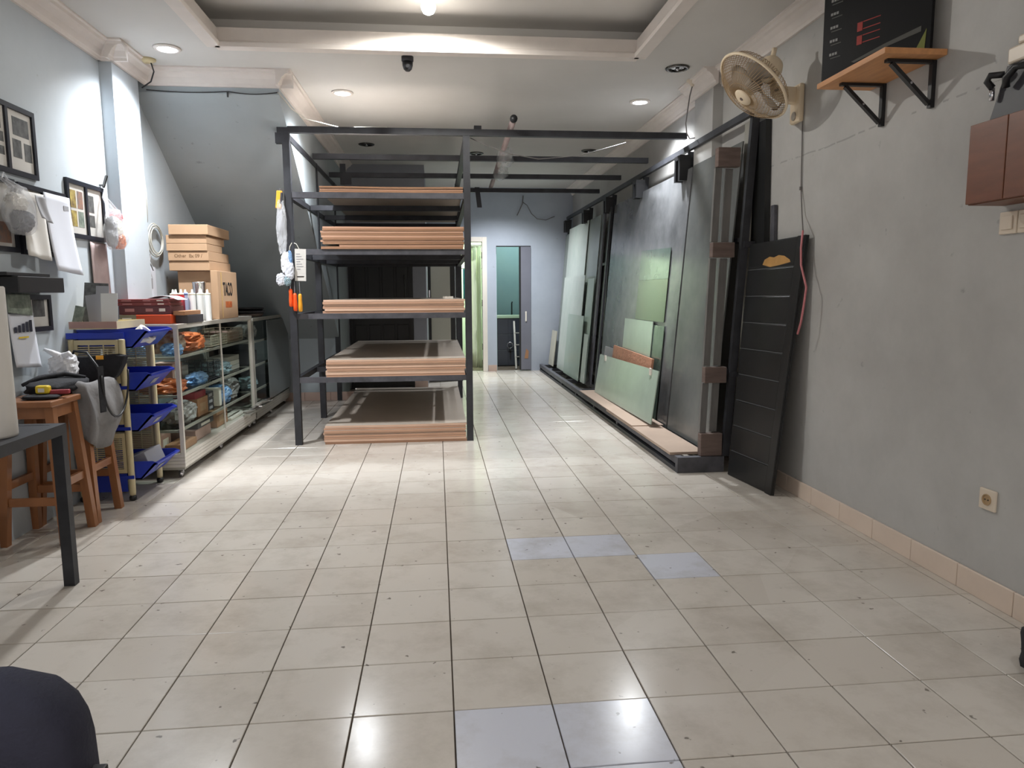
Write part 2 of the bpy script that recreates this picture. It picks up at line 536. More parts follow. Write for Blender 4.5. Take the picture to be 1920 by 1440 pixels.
        for m in (material if isinstance(material, (list, tuple)) else [material]):
            me.materials.append(MATS[m])
        o = bpy.data.objects.new(name, me)
        COL.objects.link(o)
        if parent is not None:
            o.parent = parent
            ORIGIN[o] = ORIGIN.get(parent, Vector((0, 0, 0)))
        else:
            o.location = off
            ORIGIN[o] = off.copy()
        return o

def tag(o, label, cat, group=None, kind=None):
    o['label'] = label; o['category'] = cat
    if group: o['group'] = group
    if kind: o['kind'] = kind
    return o
def struct(o):
    o['kind'] = 'structure'
    return o
def thing(name, label, cat, loc, group=None):
    o = bpy.data.objects.new(name, None)
    o.empty_display_size = 0.05
    COL.objects.link(o)
    o.location = loc
    ORIGIN[o] = Vector(loc)
    return tag(o, label, cat, group)
def root(name, loc):
    o = bpy.data.objects.new(name, None); o.empty_display_size = 0.05
    COL.objects.link(o); o.location = loc; ORIGIN[o] = Vector(loc)
    return o
def copy_tree(o, loc=None, rotz=None, parent=None, label=None):
    c = o.copy(); COL.objects.link(c)
    c.parent = parent
    if parent is not None: c.matrix_parent_inverse = o.matrix_parent_inverse.copy()
    if loc is not None: c.location = loc; ORIGIN[c] = Vector(loc)
    if rotz is not None: c.rotation_euler = (0, 0, rotz)
    if label: c['label'] = label
    for ch in list(o.children): copy_tree(ch, parent=c)
    return c
def B(name, material, parent, x0, x1, y0, y1, z0, z1, bevel=0.0):
    return MB().box(x0, x1, y0, y1, z0, z1).build(name, material, parent, bevel=bevel)
def text_mesh(name, body, size, loc, ux, uy, material, parent, depth=0.0015, sx=1.0, align='CENTER'):
    """flat lettering as thin solid letters: ux = reading direction, uy = letter up"""
    cu = bpy.data.curves.new(name, 'FONT')
    cu.body = body; cu.size = size; cu.extrude = depth; cu.align_x = align; cu.align_y = 'CENTER'
    cu.offset = size * 0.02
    tmp = bpy.data.objects.new(name + '_tmp', cu); COL.objects.link(tmp)
    dg = bpy.context.evaluated_depsgraph_get()
    me = bpy.data.meshes.new_from_object(tmp.evaluated_get(dg))
    bpy.data.objects.remove(tmp)
    ux = Vector(ux).normalized(); uy = Vector(uy).normalized(); uz = ux.cross(uy)
    off = ORIGIN.get(parent, Vector((0, 0, 0)))
    M = Matrix((ux, uy, uz)).transposed()
    for v in me.vertices:
        v.co = Vector(loc) + M @ Vector((v.co.x * sx, v.co.y, v.co.z)) - off
    me.materials.clear(); me.materials.append(MATS[material])
    o = bpy.data.objects.new(name, me); COL.objects.link(o); o.parent = parent
    ORIGIN[o] = off
    return o
def rot(axis, deg):
    return Matrix.Rotation(math.radians(deg), 3, axis)
def axis_frame(a, upv=(0, 0, 1)):
    """matrix whose local Z is a"""
    a = Vector(a).normalized()
    s = Vector(upv).cross(a)
    if s.length < 1e-3: s = Vector((1, 0, 0))
    s.normalize(); t = a.cross(s)
    return Matrix((s, t, a)).transposed()

# ================================================================== THE SETTING
XL, XR, YB, YF, ZC = -2.22, 2.16, 8.0, -5.0, 2.90
# ---- floor
flo = struct(MB().box(XL - 0.15, XR + 0.15, YF, 10.2, -0.10, -0.010).build('floor', 'grout'))
tile_me = MB().box(-0.1478, 0.1478, -0.1482, 0.1482, -0.010, 0.0).build('tile', 'ceramic_tile', local=True, bevel=0.0016, seg=1)
tile_mesh = tile_me.data
bpy.data.objects.remove(tile_me)
blue_mesh = tile_mesh.copy(); blue_mesh.materials.clear(); blue_mesh.materials.append(MATS['blue_tile'])
BLUE = {(1, -1), (2, -1), (3, -2), (0, -6), (1, -6), (1, -7)}
cells = []
for j in range(-17, 27):
    for i in range(-8, 7):
        cells.append((i, j))
def tile_rank(c):
    x, y = (c[0] + .5) * .3, (c[1] + .5) * .3
    vis = -2.2 < y and abs(x - 0.1 * (y + 3.5)) < 0.76 * (y + 3.53) + 0.35
    return (0 if vis else 1, (y + 3.53) ** 2 + (x * 0.4) ** 2)
cells.sort(key=tile_rank)
rest = MB()
for k, (i, j) in enumerate(cells):
    x, y = (i + .5) * .3, (j + .5) * .3
    if k < 300:
        o = bpy.data.objects.new('tile', blue_mesh if (i, j) in BLUE else tile_mesh)
        COL.objects.link(o); o.parent = flo
        o.location = Vector((x, y, random.uniform(-0.0006, 0.0006))) - ORIGIN[flo]
        o.rotation_euler = (random.uniform(-.0012, .0012), random.uniform(-.0012, .0012), 0)
    else:
        x0 = max(x - .1485, XL)
        rest.box(max(x - .1478, XL), x + .1478, y - .1482, y + .1482, -0.010, 0)
for j in range(-17, 27):
    rest.box(2.1015, XR, (j + .5) * .3 - .1485, (j + .5) * .3 + .1485, -0.010, 0)
ro = rest.build('tile_field', 'ceramic_tile', flo); ro['kind'] = 'stuff'

# ---- walls
struct(B('wall_left', 'paint_left', None, XL - 0.15, XL, YF, 6.2, 0, 3.2))
struct(B('trim_1', 'paint_left', None, XL, -2.14, 1.69, 2.12, 0, ZC))           # pilaster on the left wall
struct(B('wall_right', 'paint_right', None, XR, XR + 0.15, YF, 10.2, 0, 3.2))
struct(B('trim_2', 'paint_right', None, 2.08, XR, 1.93, 2.32, 0, ZC))           # pilaster on the right wall
wb = MB()
wb.box(-1.3, -0.04, YB, YB + .12, 0, 3.2)
wb.box(-0.04, 0.70, YB, YB + .12, 2.06, 3.2)
wb.box(0.70, 0.925, YB, YB + .12, 0, 3.2)
wb.box(0.925, 1.48, YB, YB + .12, 2.0, 3.2)
wb.box(1.48, XR, YB, YB + .12, 0, 3.2)
struct(wb.build('wall_back', 'paint_back'))
wp = MB()
wp.box(-1.18, -1.17, 6.07, 6.17, 0, ZC)
wp.box(-1.17, -0.335, 6.07, 6.17, 2.0, ZC)
wp.box(-0.335, -0.16, 6.07, 6.17, 0, ZC)
wp.box(-0.28, -0.16, 6.17, YB, 0, ZC)
struct(wp.build('wall_partition', 'paint_grey'))
# stair block: sloping soffit that comes down away from the shop front
st = MB()
prof = [(2.25, 2.74), (2.25, ZC), (6.17, ZC), (6.17, 0), (5.10, 0), (5.10, 0.735)]
k = len(prof)
st.add([(XL, y, z) for y, z in prof] + [(-1.18, y, z) for y, z in prof],
       [(0, 1, 2, 3, 4, 5), (11, 10, 9, 8, 7, 6)] + [(i, i + k, (i + 1) % k + k, (i + 1) % k) for i in range(k)])
struct(st.build('wall_stair', 'paint_stair'))

# ---- ceiling with a recessed tray
cz = MB()
TX0, TX1, TY0, TY1 = -1.46, 1.42, -3.2, 1.67
cz.box(XL, TX0, YF, YB + .12, ZC, ZC + .07)
cz.box(TX1, XR, YF, YB + .12, ZC, ZC + .07)
cz.box(TX0, TX1, TY1, YB + .12, ZC, ZC + .07)
cz.box(TX0, TX1, YF, TY0, ZC, ZC + .07)
ceil = struct(cz.build('ceiling', 'ceiling_paint'))
tr = MB()
tr.box(TX0 - .22, TX1 + .22, TY0 - .22, TY1 + .24, 3.15, 3.20)
tr.box(TX0 - .26, TX0 - .22, TY0 - .22, TY1 + .24, ZC + .07, 3.20)
tr.box(TX1 + .22, TX1 + .26, TY0 - .22, TY1 + .24, ZC + .07, 3.20)
tr.box(TX0 - .26, TX1 + .26, TY1 + .24, TY1 + .28, ZC + .07, 3.20)
tr.box(TX0 - .26, TX1 + .26, TY0 - .26, TY0 - .22, ZC + .07, 3.20)
struct(tr.build('ceiling_tray', 'tray_paint'))
TPROF = [(-0.055, -0.014), (0.03, -0.014), (0.034, 0.012), (0.03, 0.02), (0.016, 0.028), (0.012, 0.112), (0.008, 0.113), (0.004, 0.113), (-0.055, 0.112), (-0.055, 0.07), (-0.002, 0.07), (-0.002, -0.001), (-0.055, -0.001)]
def moulding(name, a, b, inward, prof, base, material='plaster_trim'):
    a, b, n = Vector(a), Vector(b), Vector(inward)
    m = MB(); K = len(prof)
    vs = []
    for p in (a, b):
        vs += [p + n * d + Vector((0, 0, base + z)) for d, z in prof]
    fs = [tuple(range(K)), tuple(range(K, 2 * K))[::-1]]
    for i in range(K):
        j = (i + 1) % K
        fs.append((i, j, K + j, K + i))
    m.add(vs, fs)
    return struct(m.build(name, material))
moulding('trim_3', (TX0, TY1, 0), (TX1, TY1, 0), (0, -1, 0), TPROF, ZC)
moulding('trim_4', (TX0, TY0, 0), (TX0, TY1, 0), (1, 0, 0), TPROF, ZC)
moulding('trim_5', (TX1, TY0, 0), (TX1, TY1, 0), (-1, 0, 0), TPROF, ZC)
CPROF = [(0, -0.115), (0.018, -0.115), (0.022, -0.098), (0.03, -0.092), (0.045, -0.06), (0.072, -0.036), (0.09, -0.03), (0.096, -0.014), (0.112, -0.010), (0.112, 0), (0, 0)]
moulding('trim_6', (XL, YF, 0), (XL, 1.69, 0), (1, 0, 0), CPROF, ZC)
moulding('trim_7', (-2.14, 1.60, 0), (-2.14, 2.25, 0), (1, 0, 0), CPROF, ZC)
moulding('trim_8', (XL, 1.69, 0), (-2.03, 1.69, 0), (0, -1, 0), CPROF, ZC)
moulding('trim_9', (-2.14, 2.25, 0), (-1.07, 2.25, 0), (0, -1, 0), CPROF, ZC)
moulding('trim_10', (-1.18, 2.14, 0), (-1.18, 6.07, 0), (1, 0, 0), CPROF, ZC)
moulding('trim_11', (XR, YF, 0), (XR, YB, 0), (-1, 0, 0), CPROF, ZC)
moulding('trim_12', (2.08, 1.83, 0), (2.08, 2.42, 0), (-1, 0, 0), CPROF, ZC)

# ---- skirting
bs = struct(B('baseboard_right', 'grout', None, XR - 0.004, XR + 0.001, YF, 8.0, 0, 0.098))
sk = MB().box(-0.006, 0.006, -0.1488, 0.1488, 0, 0.10).build('sk', 'skirting_ceramic', local=True, bevel=0.002, seg=1)
skm = sk.data; bpy.data.objects.remove(sk)
for j in range(-14, 10):
    o = bpy.data.objects.new('skirting_tile', skm); COL.objects.link(o); o.parent = bs
    o.location = Vector((XR - 0.008, -0.07 + j * 0.3, 0)) - ORIGIN[bs]
bl = struct(B('baseboard_stair', 'grout', None, XL, -1.19, 5.094, 5.1, 0, 0.095))
for i in range(4):
    MB().box(-2.2 + i * .3, -2.2 + i * .3 + .297, 5.082, 5.094, 0, 0.1).build('skirting_tile', 'skirting_pink', bl, bevel=0.0015, seg=1)
bl = struct(B('baseboard_back', 'skirting_pink', None, 0.785, 0.925, YB - 0.012, YB, 0, 0.1))
B('skirting_tile', 'skirting_pink', bl, 0.786, 0.924, YB - 0.018, YB - 0.012, 0.001, 0.099, bevel=0.001)
bl = struct(B('baseboard_partition', 'skirting_pink', None, -0.335, -0.16, 6.058, 6.07, 0, 0.1))

# ---- black panelled door in the partition
d1 = struct(root('door_1', (-0.75, 6.09, 0)))
B('door_leaf', 'black_door_paint', d1, -1.13, -0.375, 6.085, 6.125, 0.01, 1.96)
for x0, x1 in ((-1.168, -1.13), (-0.375, -0.337)):
    B('door_jamb', 'black_door_paint', d1, x0, x1, 6.06, 6.14, 0, 1.998)
B('door_head', 'black_door_paint', d1, -1.13, -0.375, 6.06, 6.14, 1.962, 1.998)
for i in range(4):
    x0 = -1.10 + i * 0.183
    for z0, z1 in ((0.12, 0.85), (0.98, 1.86)):
        B('door_panel', 'black_door_paint', d1, x0, x0 + 0.15, 6.072, 6.085, z0, z1, bevel=0.005)
MB().cyl((-0.44, 6.05, 1.05), (-0.44, 6.05, 1.5), 0.008).build('door_handle', 'dark_chrome', d1)

# ---- doorway to the green room: white frame, hinges
d2 = struct(root('door_2', (0.33, 8.0, 0)))
B('door_jamb', 'white_frame', d2, 0.70, 0.775, 7.965, 8.11, 0, 2.135, bevel=0.004)
B('door_jamb', 'white_frame', d2, -0.115, -0.04, 7.965, 8.11, 0, 2.135, bevel=0.004)
B('door_head', 'white_frame', d2, -0.04, 0.70, 7.965, 8.11, 2.06, 2.135, bevel=0.004)
for z in (0.35, 1.05, 1.8):
    B('hinge', 'dark_chrome', d2, 0.688, 0.70, 7.97, 7.99, z, z + 0.1)
# green room beyond
g = MB()
g.box(-0.9, -0.8, 8.12, 10.1, 0, 2.9); g.box(0.82, 0.90, 8.12, 10.1, 0, 2.9)
g.box(-0.9, 0.90, 10.0, 10.1, 0, 2.9); g.box(-0.9, 0.9, 8.12, 10.1, 2.8, 2.9)
struct(g.build('wall_green_room', 'paint_green'))
t = thing('strip_curtain', 'pale green plastic strip curtain hanging inside the white-framed doorway', 'curtain', (0.63, 8.3, 0))
for i in range(5):
    x = 0.50 + i * 0.04
    MB().sheet(lambda u, v, x=x, i=i: (x + 0.045 * u, 8.30 + 0.012 * math.sin(3 * u + i) + 0.01 * (i % 2), 0.03 + 1.98 * v), 4, 6, 0.003).build('strip', 'strip_curtain', t, smooth=True)
B('rail', 'white_frame', t, 0.48, 0.72, 8.29, 8.32, 2.01, 2.04)
t = thing('towel', 'blue-green towel hanging in the pale green room beyond the white-framed doorway', 'towel', (0.53, 8.6, 1.1))
MB().sheet(lambda u, v: (0.42 + 0.26 * u, 8.62 + 0.02 * math.sin(9 * u), 1.16 + 0.5 * v), 12, 4, 0.008).build('cloth', 'towel_blue', t, smooth=True)
MB().cyl((0.3, 8.63, 1.67), (0.8, 8.63, 1.67), 0.008).build('rod', 'chrome', t)
ga = bpy.data.lights.new('green_room_lamp', 'POINT'); ga.energy = 60; ga.color = (0.95, 1.0, 0.92); ga.shadow_soft_size = 0.06
t = thing('ceiling_bulb', 'bare bulb lighting the pale green room beyond the white-framed doorway', 'lamp', (0.1, 9.0, 2.62))
MB().lathe([(0.018, 0.17), (0.02, 0.12), (0.035, 0.08), (0.042, 0.045), (0.03, 0.01), (0.005, 0.0)], (0.1, 9.0, 2.62), 14).build('bulb', 'bulb_white', t, smooth=True)
gl = bpy.data.objects.new('bulb_light', ga); COL.objects.link(gl); gl.parent = t; gl.location = (0, 0, -0.07)

# ---- bathroom doorway with a sliding door
d3 = struct(root('door_3', (1.4, 8.0, 0)))
B('door_leaf', 'door_purple', d3, 1.318, 1.478, 7.985, 8.02, 0.02, 1.985)
B('door_edge', 'black_door_paint', d3, 1.29, 1.318, 7.985, 8.02, 0.02, 1.985)
B('door_head', 'black_door_paint', d3, 0.927, 1.478, 7.99, 8.06, 1.985, 1.999)
MB().box(1.385, 1.41, 7.972, 7.985, 0.80, 0.96).build('door_handle', 'white_frame', d3, bevel=0.004)
MB().slab([(1.37, 7.983, 0.2), (1.43, 7.983, 0.2), (1.44, 7.983, 0.32), (1.40, 7.983, 0.36)], (0, -1, 0), 0.002).build('worn_patch', 'cardboard_dark', d3)
g = MB()
g.box(0.90, 0.94, 8.12, 9.6, 0, 2.9); g.box(0.9, 2.16, 9.5, 9.6, 0, 2.9); g.box(0.9, 2.16, 8.12, 9.6, 2.8, 2.9)
struct(g.build('wall_bathroom', 'paint_teal'))
t = thing('water_tub', 'dark-tiled water tub with a pale green rim inside the narrow bathroom doorway', 'tub', (1.4, 9.1, 0))
B('tub_front', 'dark_tile', t, 0.95, 1.9, 8.85, 8.93, 0, 0.82)
for k_ in range(3):
    for i in range(4):
        MB().box(0.953 + i * .24, 0.953 + i * .24 + .235, 8.842, 8.85, 0.01 + k_ * .27, 0.01 + k_ * .27 + .262).build('tub_tile', 'dark_tile', t, bevel=0.002, seg=1)
B('tub_rim', 'pale_green_ceramic', t, 0.95, 1.95, 8.83, 9.0, 0.822, 0.88, bevel=0.01)
MB().tube([(1.27, 8.96, 0.88), (1.27, 8.96, 1.08), (1.27, 8.90, 1.1)], 0.012, 8).build('tap', 'black_plastic', t, smooth=True)
t = thing('floor_tap', 'small metal tap with a round handle low on the tub inside the bathroom doorway', 'tap', (1.22, 8.8, 0.2))
MB().tube([(1.22, 8.84, 0.32), (1.22, 8.78, 0.32), (1.22, 8.76, 0.24)], 0.014, 8).build('spout', 'dark_chrome', t, smooth=True)
MB().tube([(1.22 + 0.05 * math.cos(a), 8.79, 0.36 + 0.05 * math.sin(a)) for a in [i * PI / 6 for i in range(12)]], 0.008, 6, True).build('handle', 'chrome', t, smooth=True)
t = thing('folding_ladder', 'grey metal folding ladder leaning behind the sliding bathroom door', 'ladder', (1.36, 8.4, 0))
for x in (1.27, 1.42):
    MB().bar((x, 8.30, 0), (x + .0, 8.62, 0.78), 0.03, 0.02).build('rail', 'aluminium_dull', t)
for k_ in range(3):
    s_ = 0.25 + 0.25 * k_
    MB().bar((1.27, 8.30 + .32 * s_, .78 * s_), (1.42, 8.30 + .32 * s_, .78 * s_), 0.04, 0.015).build('step', 'aluminium_dull', t)
bb = bpy.data.lights.new('bath_lamp', 'POINT'); bb.energy = 15; bb.color = (0.85, 1.0, 1.0); bb.shadow_soft_size = 0.06
t = thing('ceiling_bulb', 'bare bulb lighting the teal bathroom', 'lamp', (1.35, 8.6, 2.62))
MB().lathe([(0.018, 0.17), (0.02, 0.12), (0.035, 0.08), (0.042, 0.045), (0.03, 0.01), (0.005, 0.0)], (1.35, 8.6, 2.62), 14).build('bulb', 'bulb_white', t, smooth=True)
gl = bpy.data.objects.new('bulb_light', bb); COL.objects.link(gl); gl.parent = t; gl.location = (0, 0, -0.07)

# tall locker beside the back doorway
t = thing('locker', 'tall beige-fronted locker with black frame beside the white-framed doorway', 'locker', (0.08, 6.95, 0))
B('body', 'black_door_paint', t, -0.15, 0.33, 6.77, 7.2, 0.0, 1.95)
B('front_panel', 'locker_beige', t, -0.108, 0.165, 6.745, 6.77, 0.06, 1.9, bevel=0.003)
MB().cyl((0.235, 6.755, 0.35), (0.235, 6.755, 1.75), 0.007).build('rail', 'chrome', t)
B('handle', 'chrome', t, -0.135, -0.12, 6.74, 6.77, 1.2, 1.3)

# ================================================================== CEILING FITTINGS
def downlight(x, y, lit, label, group):
    t = thing('downlight', label, 'downlight', (x, y, ZC - 0.03), group)
    MB().lathe([(0.062, -0.001), (0.088, -0.001), (0.090, -0.006), (0.082, -0.012), (0.064, -0.014), (0.062, -0.008)], (x, y, ZC), 28, caps=False).build('trim_ring', 'dark_chrome' if not lit else 'plaster_trim', t, smooth=True)
    if lit:
        MB().lathe([(0.062, -0.002), (0.062, -0.009), (0.045, -0.013), (0.002, -0.014)], (x, y, ZC), 28).build('diffuser', 'lamp_white', t, smooth=True)
        l = bpy.data.lights.new('downlight_lamp', 'SPOT')
        l.energy = DL_W * lit; l.color = (0.93, 0.965, 1.0); l.spot_size = math.radians(138); l.spot_blend = 1.0; l.shadow_soft_size = 0.06
        lo = bpy.data.objects.new('lamp', l); COL.objects.link(lo); lo.parent = t; lo.location = (0, 0, 0.008)
    else:
        MB().lathe([(0.063, -0.001), (0.063, -0.008), (0.040, -0.003), (0.002, -0.002)], (x, y, ZC), 24).build('reflector', 'dark_chrome', t, smooth=True)
        MB().lathe([(0.012, -0.002), (0.016, -0.012), (0.010, -0.020), (0.002, -0.022)], (x, y, ZC), 12).build('lamp_tip', 'chrome', t, smooth=True)
downlight(-1.80, 1.75, 1.0, 'lit recessed downlight near the left wall by the tray corner', 'lit downlights')
downlight(-0.768, 2.743, 1.0, 'lit recessed downlight above the left end of the board rack', 'lit downlights')
downlight(1.766, 2.822, 1.0, 'lit recessed downlight near the right wall above the glass rack', 'lit downlights')
downlight(0.95, 7.0, 1.1, 'small lit downlight far back near the back wall', 'lit downlights')
downlight(1.78, 1.881, 0, 'unlit chrome downlight between the ceiling tray and the wall fan', 'unlit downlights')
downlight(-0.769, 4.808, 0, 'unlit chrome downlight over the board rack, farther left one', 'unlit downlights')
downlight(1.773, 4.983, 0, 'unlit chrome downlight over the glass rack at the back', 'unlit downlights')
downlight(0.47, 5.238, 0, 'unlit chrome downlight just right of the board rack post', 'unlit downlights')
# two unseen downlights added behind the camera as fill for the near end of the shop
downlight(-1.80, -2.4, 0.28, 'added fill downlight behind the viewer on the left', 'lit downlights')
downlight(1.60, -2.4, 0.08, 'added fill downlight behind the viewer on the right', 'lit downlights')

t = thing('tray_bulb', 'glowing white globe bulb in the ceiling tray', 'lamp', (-0.045, 1.35, 3.02))
MB().lathe([(0.06, 0.129), (0.06, 0.118), (0.03, 0.108), (0.02, 0.095)], (-0.045, 1.35, 3.02), 20).build('socket', 'plaster_trim', t, smooth=True)
MB().lathe([(0.02, 0.10), (0.038, 0.08), (0.047, 0.055), (0.046, 0.035), (0.034, 0.012), (0.016, 0.002), (0.002, 0)], (-0.045, 1.35, 3.02), 20).build('globe', 'bulb_white', t, smooth=True)
l = bpy.data.lights.new('tray_lamp', 'SPOT'); l.energy = BULB_W; l.color = (1.0, 0.98, 0.92); l.shadow_soft_size = 0.03; l.spot_size = math.radians(177); l.spot_blend = 0.25
lo = bpy.data.objects.new('bulb_light', l); COL.objects.link(lo); lo.parent = t; lo.location = (0, 0, -0.006)

t = thing('security_camera', 'small black dome security camera under the ceiling tray edge', 'camera', (-0.2, 1.80, 2.8))
MB().lathe([(0.042, ZC), (0.042, ZC - 0.03), (0.036, ZC - 0.035)], (-0.2, 1.80, 0), 20).build('base', 'charcoal_plastic', t, smooth=True)
MB().lathe([(0.037, ZC - 0.03), (0.036, ZC - 0.06), (0.028, ZC - 0.085), (0.014, ZC - 0.098), (0.002, ZC - 0.10)], (-0.2, 1.80, 0), 20).build('dome', 'black_plastic', t, smooth=True)
MB().cyl((-0.2, 1.755, ZC - 0.075), (-0.2, 1.775, ZC - 0.07), 0.011).build('lens', 'screen_black', t)

t = thing('ceiling_rose', 'stained ceiling rose with a wire above the left pilaster', 'ceiling rose', (-2.05, 2.0, 2.87))
MB().lathe([(0.055, ZC), (0.055, ZC - 0.012), (0.03, ZC - 0.025), (0.002, ZC - 0.027)], (-2.02, 2.0, 0), 18).build('cap', 'beige_plastic', t, smooth=True)
MB().tube([(-2.0, 2.0, ZC - 0.02), (-2.0, 2.05, 2.83), (-2.05, 2.12, 2.78), (-2.12, 2.135, 2.74)], 0.005, 6).build('wire', 'cable_black', t, smooth=True)
t = thing('ceiling_rose', 'ceiling rose with a long grey wire dropping to the glass rack', 'ceiling rose', (2.03, 2.17, 2.87))
MB().lathe([(0.045, ZC), (0.045, ZC - 0.012), (0.022, ZC - 0.03), (0.010, ZC - 0.05), (0.002, ZC - 0.05)], (2.0, 2.17, 0), 18).build('cap', 'cream_plastic', t, smooth=True)
MB().tube([(2.0, 2.17, 2.85), (1.985, 2.18, 2.78), (1.975, 2.19, 2.68), (1.965, 2.2, 2.58), (1.975, 2.2, 2.5), (2.0, 2.2, 2.46), (2.04, 2.19, 2.465)], 0.0045, 6).build('wire', 'cable_grey', t, smooth=True)

# cable swagged along the stair cornice
t = thing('swag_cable', 'dark cable swagged under the cornice of the stair soffit', 'cable', (-1.7, 2.24, 2.7))
pts = []
for i in range(25):
    u = i / 24
    x = -2.13 + u * 0.94
    z = 2.755 - 0.012 * math.sin(PI * min(1, u / 0.62)) * (1 if u < .62 else 0) - (0.016 * math.sin(PI * (u - .62) / .38) if u > .62 else 0)
    pts.append((x, 2.243, z))
MB().tube(pts, 0.004, 6).build('cable', 'cable_black', t, smooth=True)
MB().box(-1.556, -1.546, 2.236, 2.249, 2.715, 2.755).build('clip', 'cable_black', t)
MB().tube([(-1.185, 2.243, 2.755), (-1.172, 2.35, 2.745), (-1.172, 2.7, 2.75), (-1.1, 2.9, 2.72), (-0.8, 2.75, 2.62), (-0.4, 2.56, 2.588)], 0.004, 6).build('tail', 'cable_white', t, smooth=True)

# ================================================================== BOARD RACK
rk = thing('board_rack', 'tall black steel rack holding stacks of brown boards', 'rack', (-0.48, 3.8, 0))
RX0, RX1 = -1.195, 0.236
LEV = [2.064, 1.613, 1.093, 0.566]
for x in (RX0, RX1):
    for y in (2.525, 3.86, 5.10):
        if x > 0 and y == 3.86: continue
        B('post', 'black_steel', rk, x - .0275, x + .0275, y - .0275, y + .0275, 0, 2.52)
for y, x0 in ((2.525, -1.26), (3.64, -1.17), (4.70, -1.17), (5.79, -1.17)):
    B('top_beam', 'black_steel', rk, x0, 2.085, y - .024, y + .024, 2.522, 2.572)
for x in (RX0, RX1):
    B('side_beam', 'black_steel', rk, x - .024, x + .024, 2.552, 5.79, 2.47, 2.52)
for z in LEV:
    for y in (2.525, 3.4, 4.25, 5.10):
        B('shelf_bar', 'dusty_steel' if y < 3 else 'black_steel', rk, RX0 + .0277, RX1 - .0277, y - .0225, y + .0225, z - .045, z)
    for x in (RX0, RX1):
        B('shelf_side', 'black_steel', rk, x - .0215, x + .0215, 2.553, 5.072, z - .047, z - .002)
B('gusset', 'black_steel', rk, -1.275, -1.2, 2.50, 2.55, 2.44, 2.521)
# odd brackets on the beams
B('stub', 'black_steel', rk, -1.05, -0.99, 4.66, 4.675, 2.573, 2.66)
B('stub', 'black_steel', rk, -1.05, -0.93, 4.66, 4.675, 2.44, 2.521)
B('stub', 'black_steel', rk, 0.30, 0.36, 2.50, 2.55, 2.573, 2.60)

ORD = ['topmost', 'second from top', 'third from top', 'fourth from top', 'fifth from top', 'sixth from top', 'seventh from top', 'eighth from top', 'ninth from top', 'tenth from top', 'eleventh from top', 'twelfth from top']
def board_pile(z0, ths, where, x0, x1, y0, y1, edges, bend=0.0, skew=0.010):
    z = z0; n = len(ths)
    for i, th in enumerate(ths):
        nm = ORD[n - 1 - i] if i else 'bottom'
        dx = random.uniform(-skew, skew); dy = random.uniform(-skew, skew)
        e = edges[i % len(edges)]
        xa = x0 + dx + (0.14 if (n == 10 and i == 1) else 0); xb = min(x1 + dx, RX1 - .03)
        m = MB(); N = 8
        ph = random.uniform(0, 6)
        b_ = bend * (i / max(1, n - 1))
        for s in range(N):
            pass
        vs = []
        for s in range(N + 1):
            u = s / N; x = xa + (xb - xa) * u
            w = b_ * (0.5 + 0.5 * math.sin(u * 7 + 1.0))
            vs += [(x, y0 + dy, z + w), (x, y1 + dy, z + w), (x, y1 + dy, z + w + th), (x, y0 + dy, z + w + th)]
        fs = []; mi = []
        for s in range(N):
            a, b = 4 * s, 4 * (s + 1)
            for q, kk in ((( a, b, b + 1, a + 1), 1), ((a + 3, a + 2, b + 2, b + 3), 1), ((a, a + 3, b + 3, b), 0), ((a + 1, b + 1, b + 2, a + 2), 0)):
                m.add([], []); fs.append(q); mi.append(kk)
        fs += [(0, 1, 2, 3), (4 * N, 4 * N + 3, 4 * N + 2, 4 * N + 1)]; mi += [0, 0]
        m.v = [Vector(p) for p in vs]; m.f = fs; m.mi = mi
        o = m.build('mdf_board', [e, 'mdf_face'])
        tag(o, '%s brown board %s' % (nm, where), 'board', 'brown boards on the rack')
        z += th + 0.0012
board_pile(2.0645, [.014, .014, .012], 'of the pile on the highest rack level', -0.945, 0.205, 2.50, 4.94, ['mdf_edge_dark', 'mdf_edge'], bend=0.004)
board_pile(1.6135, [.020, .017, .017, .014, .018, .016, .018, .016, .018, .014], 'of the pile on the second highest rack level', -0.945, 0.205, 2.50, 4.94, ['mdf_edge_dark', 'mdf_edge', 'mdf_edge_dark', 'mdf_edge'], bend=0.002)
board_pile(1.0935, [.018, .017, .018, .017, .018, .016], 'of the pile on the middle rack level', -0.95, 0.205, 2.50, 4.94, ['mdf_edge', 'mdf_edge_pale', 'mdf_edge', 'mdf_edge_pale'])
board_pile(0.5665, [.018, .017, .016, .017, .018, .017, .016, .016], 'of the pile on the lowest rack shelf', -0.945, 0.205, 2.50, 4.98, ['mdf_edge', 'mdf_edge_pale', 'mdf_edge_pale'])
board_pile(0.001, [.02, .018, .017, .018, .017, .018, .017, .018], 'of the pile on the floor under the rack', -0.985, 0.20, 2.50, 4.95, ['mdf_edge', 'mdf_edge_pale', 'mdf_edge'], bend=0.003)

# tape roll left on the middle boards
t = tag(MB().lathe([(0.028, 0), (0.045, 0), (0.045, 0.02), (0.028, 0.02), (0.028, 0)], (0.07, 2.75, 1.2055), 18, caps=False).build('tape_roll', 'label_white', smooth=False), 'small white tape roll lying on the middle boards of the rack', 'tape')

